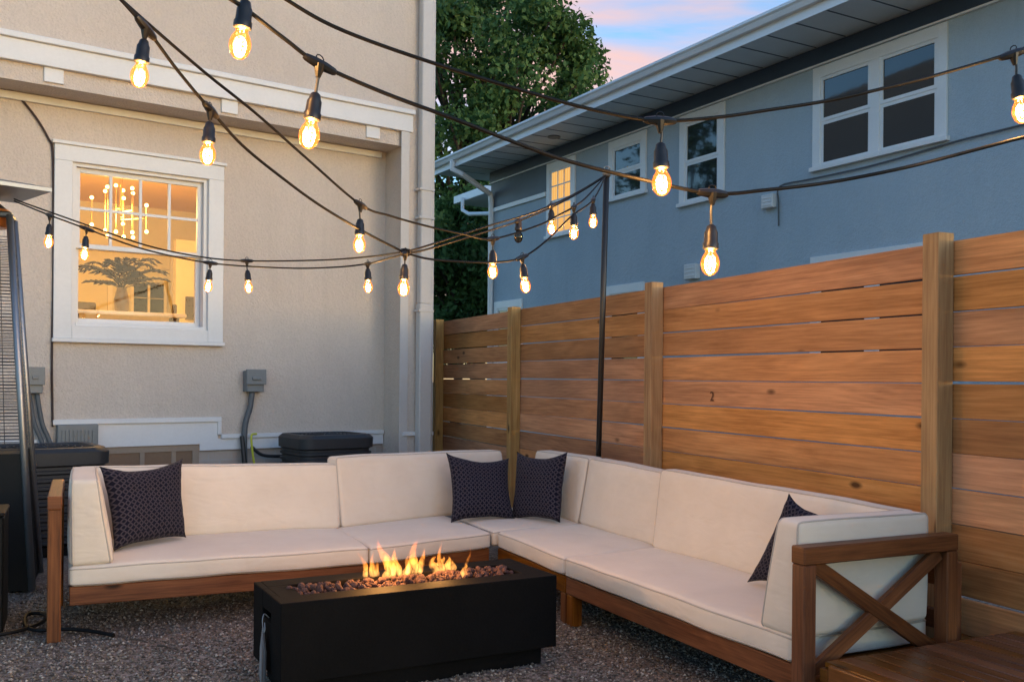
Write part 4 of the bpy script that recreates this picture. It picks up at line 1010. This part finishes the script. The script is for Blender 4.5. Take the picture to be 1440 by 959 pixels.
# ================================================================== SLATTED TABLE at the right
sl_ = thing('slatted_side_table', 'low slatted reddish wood table against the right sofa arm and fence', 'table', tuple(P4 + s4 * .5 + n4 * .3))
zt = .300
Ms4 = Matrix.Identity(4)
for i in range(3): Ms4[i][0] = s4[i]; Ms4[i][1] = n4[i]; Ms4[i][2] = (0, 0, 1)[i]; Ms4[i][3] = P4[i]
k = 0; y = .02
bm = new()
while y < 1.02: box(bm, .15, 1.3, y, y + .062, zt - .02, zt, Ms4, .003); y += .068
fin('tabletop', bm, M['slatwood'], sl_)
bm = new(); box(bm, .145, .185, .0, 1.04, zt - .09, zt - .021, Ms4, .003); box(bm, .186, 1.3, .0, .018, zt - .09, zt - .003, Ms4, .003); box(bm, .186, 1.3, 1.035, 1.055, zt - .09, zt - .003, Ms4, .003)
fin('apron', bm, M['slatwood'], sl_)
for (x, y) in ((.19, .022), (.19, .98), (1.22, .022), (1.22, .98)):
    bm = new(); box(bm, x, x + .05, y, y + .05, -.01, zt - .022, Ms4, .003); fin('leg', bm, M['slatwood'], sl_)

# ================================================================== PATIO HEATER (left edge)
hb = at(43, 830, 5.78); hb.z = 0
hd = Vector((.93, .37, 0)).normalized(); hn = Vector((-hd.y, hd.x, 0)); hc = hb - hd * .27 + hn * .27
heat = thing('patio_heater', 'tall pyramid patio heater with steel legs and wire guard at the left edge', 'patio heater', tuple(hc))
hw = .28; tw_ = .125; hz = 2.27
def cor(i, j, t): w_ = hw + (tw_ - hw) * t; return hc + hd * w_ * i + hn * w_ * j + Vector((0, 0, hz * t))
for (i, j) in ((1, -1), (1, 1), (-1, 1), (-1, -1)):
    bm = new(); tube(bm, [cor(i, j, 0), cor(i, j, .5), cor(i, j, 1)], .021, 10); obj('leg', bm, M['chrome'], heat, True)
bm = new()
for (c_, t0, t1, k_) in ((1, .0, .36, .96),):
    lo = [cor(i * k_, j * k_, t0) for i, j in ((1, 1), (-1, 1), (-1, -1), (1, -1))]; hi = [cor(i * k_, j * k_, t1) for i, j in ((1, 1), (-1, 1), (-1, -1), (1, -1))]
    L = [bm.verts.new(p) for p in lo]; U = [bm.verts.new(p) for p in hi]
    for q in range(4): bm.faces.new((L[q], L[(q + 1) % 4], U[(q + 1) % 4], U[q]))
    bm.faces.new(U); bm.faces.new(L[::-1])
bmesh.ops.recalc_face_normals(bm, faces=bm.faces); obj('tank_housing', bm, M['blackmetal'], heat)
bm = new()
for k in range(64):
    t = .37 + .57 * k / 63
    for (a, b_) in (((1, 1), (1, -1)), ((1, -1), (-1, -1)), ((-1, -1), (-1, 1)), ((-1, 1), (1, 1))): tube(bm, [cor(*a, t), cor(*b_, t)], .0022, 4)
for (a, b_) in (((1, 1), (1, -1)), ((1, -1), (-1, -1)), ((-1, -1), (-1, 1)), ((-1, 1), (1, 1))):
    for f in (.33, .66): tube(bm, [cor(a[0] + (b_[0] - a[0]) * f, a[1] + (b_[1] - a[1]) * f, .37), cor(a[0] + (b_[0] - a[0]) * f, a[1] + (b_[1] - a[1]) * f, .94)], .003, 4)
obj('wire_guard', bm, M['darksteel'], heat)
bm = new(); lathe(bm, [(.055, .82), (.055, 2.1)], Matrix.Translation(hc), 16); obj('glass_tube', bm, M['winglass'], heat, True)
bm = new(); q = [cor(i, j, 1) for i, j in ((1, 1), (-1, 1), (-1, -1), (1, -1))]
tube(bm, q, .02, 6, closed=True); lathe(bm, [(.09, 0), (.10, .05), (.05, .09)], Matrix.Translation(hc + Vector((0, 0, hz))), 12); obj('top_ring', bm, M['darksteel'], heat)
bm = new(); lathe(bm, [(.10, hz - .07), (.115, hz - .05), (.115, hz + .04), (.06, hz + .06)], Matrix.Translation(hc), 14); obj('reflection_collar', bm, plain('orange_reflection', (.55, .19, .04), .35, .6), heat, 'auto')  # small added collar; the orange reflection at the heater top is its base colour
R0 = at(73, 270, 5.69); cd = Vector((-.72, .69, 0)); ce = Vector((-.69, -.72, 0)); rc = R0 + (cd + ce) * .285
bm = new(); pts = [R0, R0 + cd * .57, R0 + (cd + ce) * .57, R0 + ce * .57]
quadprism(bm, pts, R0.z, R0.z + .022); 
lo = [bm.verts.new(Vector((p.x, p.y, R0.z + .023))) for p in pts]; tp_ = bm.verts.new((rc.x, rc.y, R0.z + .09))
for q in range(4): bm.faces.new((lo[q], lo[(q + 1) % 4], tp_))
tube(bm, [(hc.x, hc.y, hz), (hc.x, hc.y, R0.z + .01)], .03, 8)
bmesh.ops.recalc_face_normals(bm, faces=bm.faces); obj('reflector', bm, M['chrome'], heat)
# black box at the extreme left
p = at(4, 893, 4.8); t = thing('black_box', 'plain black box cut off by the left edge of the picture', 'box', (p.x - .2, p.y + .15, 0))
fr = frame((p.x, p.y, 0), u1); bm = new(); box(bm, -.42, 0, .0, .36, 0, .585, fr, .008); obj('body', bm, M['blackmetal'], t)
bm = new(); box(bm, -.425, .005, -.005, .365, .586, .605, fr, .006); obj('lid', bm, M['blackmetal'], t)
# cable on the gravel
pts = [atz(u, v, .012) for u, v in ((-20, 895), (20, 888), (52, 878), (66, 868), (58, 862), (38, 864), (36, 880), (55, 886), (80, 884), (110, 885), (135, 888), (160, 893))]
bm = new(); tube(bm, spline(pts, 6), .010, 6); tag(obj('power_cable', bm, M['cable'], origin=pts[3]), 'looped black power cable on the gravel under the left sofa leg', 'cable')
# two twigs
for (a, b_, lab) in (((222, 907), (242, 912), 'small dark twig on the gravel nearer the fire table'), ((183, 898), (208, 903), 'short dark twig on the gravel beside the end of the cable')):
    bm = new(); p, q = atz(*a, .02), atz(*b_, .015); tube(bm, [p, (p + q) / 2 + Vector((0, 0, .006)), q], [.006, .005, .002], 5); tag(obj('twig', bm, M['bark'], origin=p), lab, 'twig')

# ================================================================== POLE AND STRING LIGHTS
pt, pb_ = at(853, 246, 6.0), at(840, 700, 6.6); pb0 = pt + (pb_ - pt) * ((pt.z) / (pt.z - pb_.z))
pole = thing('light_pole', 'slim black pole behind the sofa holding up the string lights', 'pole', (pb0.x, pb0.y, 0))
bm = new(); tube(bm, [pb0, (pb0 + pt) / 2, pt], .019, 12); obj('shaft', bm, M['pole'], pole, True)
bm = new(); tube(bm, [pt + Vector((0, 0, -.01)), pt + Vector((0, 0, .03))], .026, 10); tube(bm, [pt + Vector((.02 * cos(a), -.02, .03 + .02 * sin(a))) for a in np.linspace(0, 6.0, 10)], .004, 5); obj('cap_hook', bm, M['chrome'], pole, True)

BULB = 2.8
def strand(label, pts, bulbs, r=.0045, extra=()):
    """pts: (u, v, distance) of the cable; bulbs: (u, v, distance, bulb tip u, v, lit)"""
    P = [at(*p) for p in pts]
    t = thing('string_light', label, 'string lights', tuple(P[0]), 'black cord string lights with amber bulbs')
    bm = new(); sp_ = spline(P, 7); tube(bm, sp_, r, 7); 
    obj('cable', bm, M['cable'], t, True)
    for (u, v, Y, tu, tv_, lit) in bulbs:
        p = at(u, v, Y); e = at(tu, tv_, Y); d = (e - p).normalized(); L = (e - p).length
        i = min(range(len(sp_)), key=lambda i: (sp_[i] - p).length); i = min(max(i, 1), len(sp_) - 2); tg = (sp_[i + 1] - sp_[i - 1]).normalized()
        q = d.to_track_quat('-Z', 'Y').to_matrix().to_4x4(); top = e - d * .124          # where the socket starts
        bm = new()
        m3 = Matrix.Translation(p)
        tube(bm, [p - tg * .040, p - tg * .034, p - tg * .012, p + tg * .012, p + tg * .034, p + tg * .040], [r * 1.25, r * 1.9, r * 2.5, r * 2.5, r * 1.9, r * 1.25], 8)
        tube(bm, [p - Vector((0, 0, .0)), p + d * .018, p + d * .03], [r * 3.0, r * 1.9, r * 1.1], 8)
        tube(bm, [p + Vector((0, 0, .008)) + tg * (.009 * cos(a)) + Vector((0, 0, .006 + .007 * sin(a))) for a in np.linspace(0, 2 * pi, 9)[:-1]], .0016, 4, closed=True)
        mid = (p + top) / 2 + tg * rnd.uniform(-.004, .004)
        tube(bm, spline([p + d * .01, mid, top], 4), r * .75, 6)
        ms = Matrix.Translation(top) @ q
        lathe(bm, [(.006, .004), (.011, 0), (.0135, -.010), (.0165, -.016), (.0172, -.040), (.0195, -.043), (.0195, -.056), (.017, -.058)], ms, 14)
        s = obj('lamp_socket', bm, M['socket'], t, 'auto')
        mbm = Matrix.Translation(e) @ q
        bm = new(); lathe(bm, [(.0125, .066), (.0135, .058), (.0195, .048), (.0232, .036), (.0232, .026), (.019, .012), (.011, .003), (.0015, 0)], mbm, 18)
        bmesh.ops.recalc_face_normals(bm, faces=bm.faces); g_ = obj('bulb', bm, M['bulb'] if lit else M['unlit'], s, True)
        if lit:
            bm = new(); tube(bm, [mbm @ Vector((.0050 * cos(a), .0050 * sin(a), .018 + .026 * (a / 19))) for a in np.linspace(0, 19, 30)], .0024, 5)
            tube(bm, [mbm @ Vector((0, 0, .015)), mbm @ Vector((0, 0, .05))], .0030, 5)
            obj('filament', bm, M['filament'], s)
            lamp('bulb_light', mbm @ Vector((0, 0, .032)), 0.50 * BULB, (1, .60, .28), .018, s)
    return t
strand('cable with bulbs crossing highest over the seats to the right edge', [(380, -14, 2.1), (470, 38, 2.15), (600, 86, 2.2), (760, 135, 2.25), (850, 158, 2.28), (928, 170, 2.3), (1010, 165, 2.32), (1080, 155, 2.35), (1163, 142, 2.38), (1240, 125, 2.4), (1320, 105, 2.45), (1413, 78, 2.5), (1445, 66, 2.5), (1500, 40, 2.5)],
       [(928, 170, 2.3, 931, 276, 1), (1425, 76, 2.5, 1439, 174, 1)])
strand('nearest cable with large bulbs sagging over the middle below the highest cable', [(300, -16, 2.0), (345, 13, 2.05), (400, 55, 2.1), (450, 91, 2.15), (540, 131, 2.2), (640, 168, 2.2), (720, 199, 2.25), (800, 227, 2.3), (900, 252, 2.35), (1002, 272, 2.4), (1080, 267, 2.4), (1170, 256, 2.45), (1263, 238, 2.45), (1333, 221, 2.5), (1413, 200, 2.5), (1445, 192, 2.5), (1500, 178, 2.5)],
       [(450, 91, 2.15, 432, 210, 1), (1002, 272, 2.4, 998, 388, 1)], .0048)
strand('cord above the picture with one large bulb hanging at the top left', [(230, -60, 2.05), (349, -34, 2.05), (470, -60, 2.05)], [(350, -34, 2.05, 335, 84, 1)])
strand('left cable dropping from the top left corner straight to the central knot', [(150, -22, 2.4), (205, 40, 2.5), (250, 100, 2.65), (296, 155, 2.8), (340, 204, 3.0), (395, 249, 3.2), (450, 289, 3.4), (510, 325, 3.6), (570, 356, 3.8)],
       [(205, 40, 2.5, 194, 124, 1), (296, 155, 2.8, 291, 233, 1)], .0048)
strand('left cable passing above the knot and on to the pole', [(146, -22, 2.45), (213, 38, 2.55), (290, 104, 2.8), (360, 160, 3.0), (430, 222, 3.3), (507, 288, 3.6), (550, 304, 3.8), (600, 318, 4.0), (650, 329, 4.15), (693, 336, 4.3), (757, 317, 4.5), (787, 302, 4.6), (807, 291, 4.75), (825, 277, 5.2), (850, 249, 5.97)],
       [(507, 288, 3.6, 505, 356, 1), (693, 336, 4.3, 693, 392, 1), (807, 291, 4.7, 807, 337, 1)], .0046)
strand('cable of four small bulbs running from the patio heater across the lit window', [(20, 283, 5.75), (35, 289, 5.5), (70, 303, 5.1), (122, 322, 5.1), (200, 350, 5.2), (295, 370, 5.4), (400, 377, 5.3), (470, 376, 5.1), (517, 371, 5.0), (545, 364, 4.5), (570, 357, 3.82)],
       [(70, 303, 5.1, 68, 349, 1), (122, 322, 5.1, 118, 366, 1), (296, 370, 5.4, 292, 411, 1), (517, 371, 5.0, 518, 412, 1)])
strand('cable from the patio heater with a single small bulb right of the lit window', [(20, 280, 5.75), (38, 287, 5.5), (120, 316, 5.2), (205, 345, 5.3), (280, 361, 5.4), (347, 367, 5.4), (450, 366, 5.2), (520, 361, 4.6), (570, 354, 3.82)], [(347, 367, 5.4, 350, 412, 1)])
strand('upper right cable rising from the central knot to the pole top', [(570, 354, 3.82), (600, 346, 4.0), (690, 317, 4.5), (735, 304, 4.8), (775, 289, 4.95), (815, 269, 5.4), (851, 247, 5.97)], [(775, 289, 4.95, 776, 330, 1), (570, 356, 3.8, 567, 417, 1)])
strand('right cable from the central knot carrying the one unlit bulb', [(570, 356, 3.82), (600, 351, 4.0), (690, 324, 4.5), (729, 311, 5.0), (775, 292, 5.1), (815, 271, 5.5), (852, 248, 5.98)], [(729, 311, 5.0, 729, 342, 0)])
strand('lowest right cable dipping over the fence before rising to the pole', [(570, 356, 3.82), (610, 365, 3.95), (690, 369, 4.15), (734, 362, 4.25), (769, 338, 4.4), (804, 304, 4.7), (834, 281, 5.0), (851, 249, 5.98)], [(734, 362, 4.25, 740, 412, 1), (834, 281, 5.0, 834, 321, 1)])
# knot where the cables are tied together
kp = at(570, 355, 3.8); bm = new()
for a in range(5): tube(bm, [kp + Vector((.014 * cos(x + a), .010 * sin(x * 1.3 + a), .012 * sin(x + a * 2))) for x in np.linspace(0, 6, 14)], .0035, 5)
tag(obj('cable_tie', bm, M['cable'], origin=kp), 'black tie knotting the light cables together at the centre', 'cable tie')

# ------------------------------------------------------------------ render settings
S.render.engine = 'CYCLES'
S.cycles.use_denoising = True
S.cycles.max_bounces = 8; S.cycles.transparent_max_bounces = 16; S.cycles.volume_bounces = 0
S.cycles.sample_clamp_indirect = 6
S.render.resolution_x = 1024; S.render.resolution_y = 681
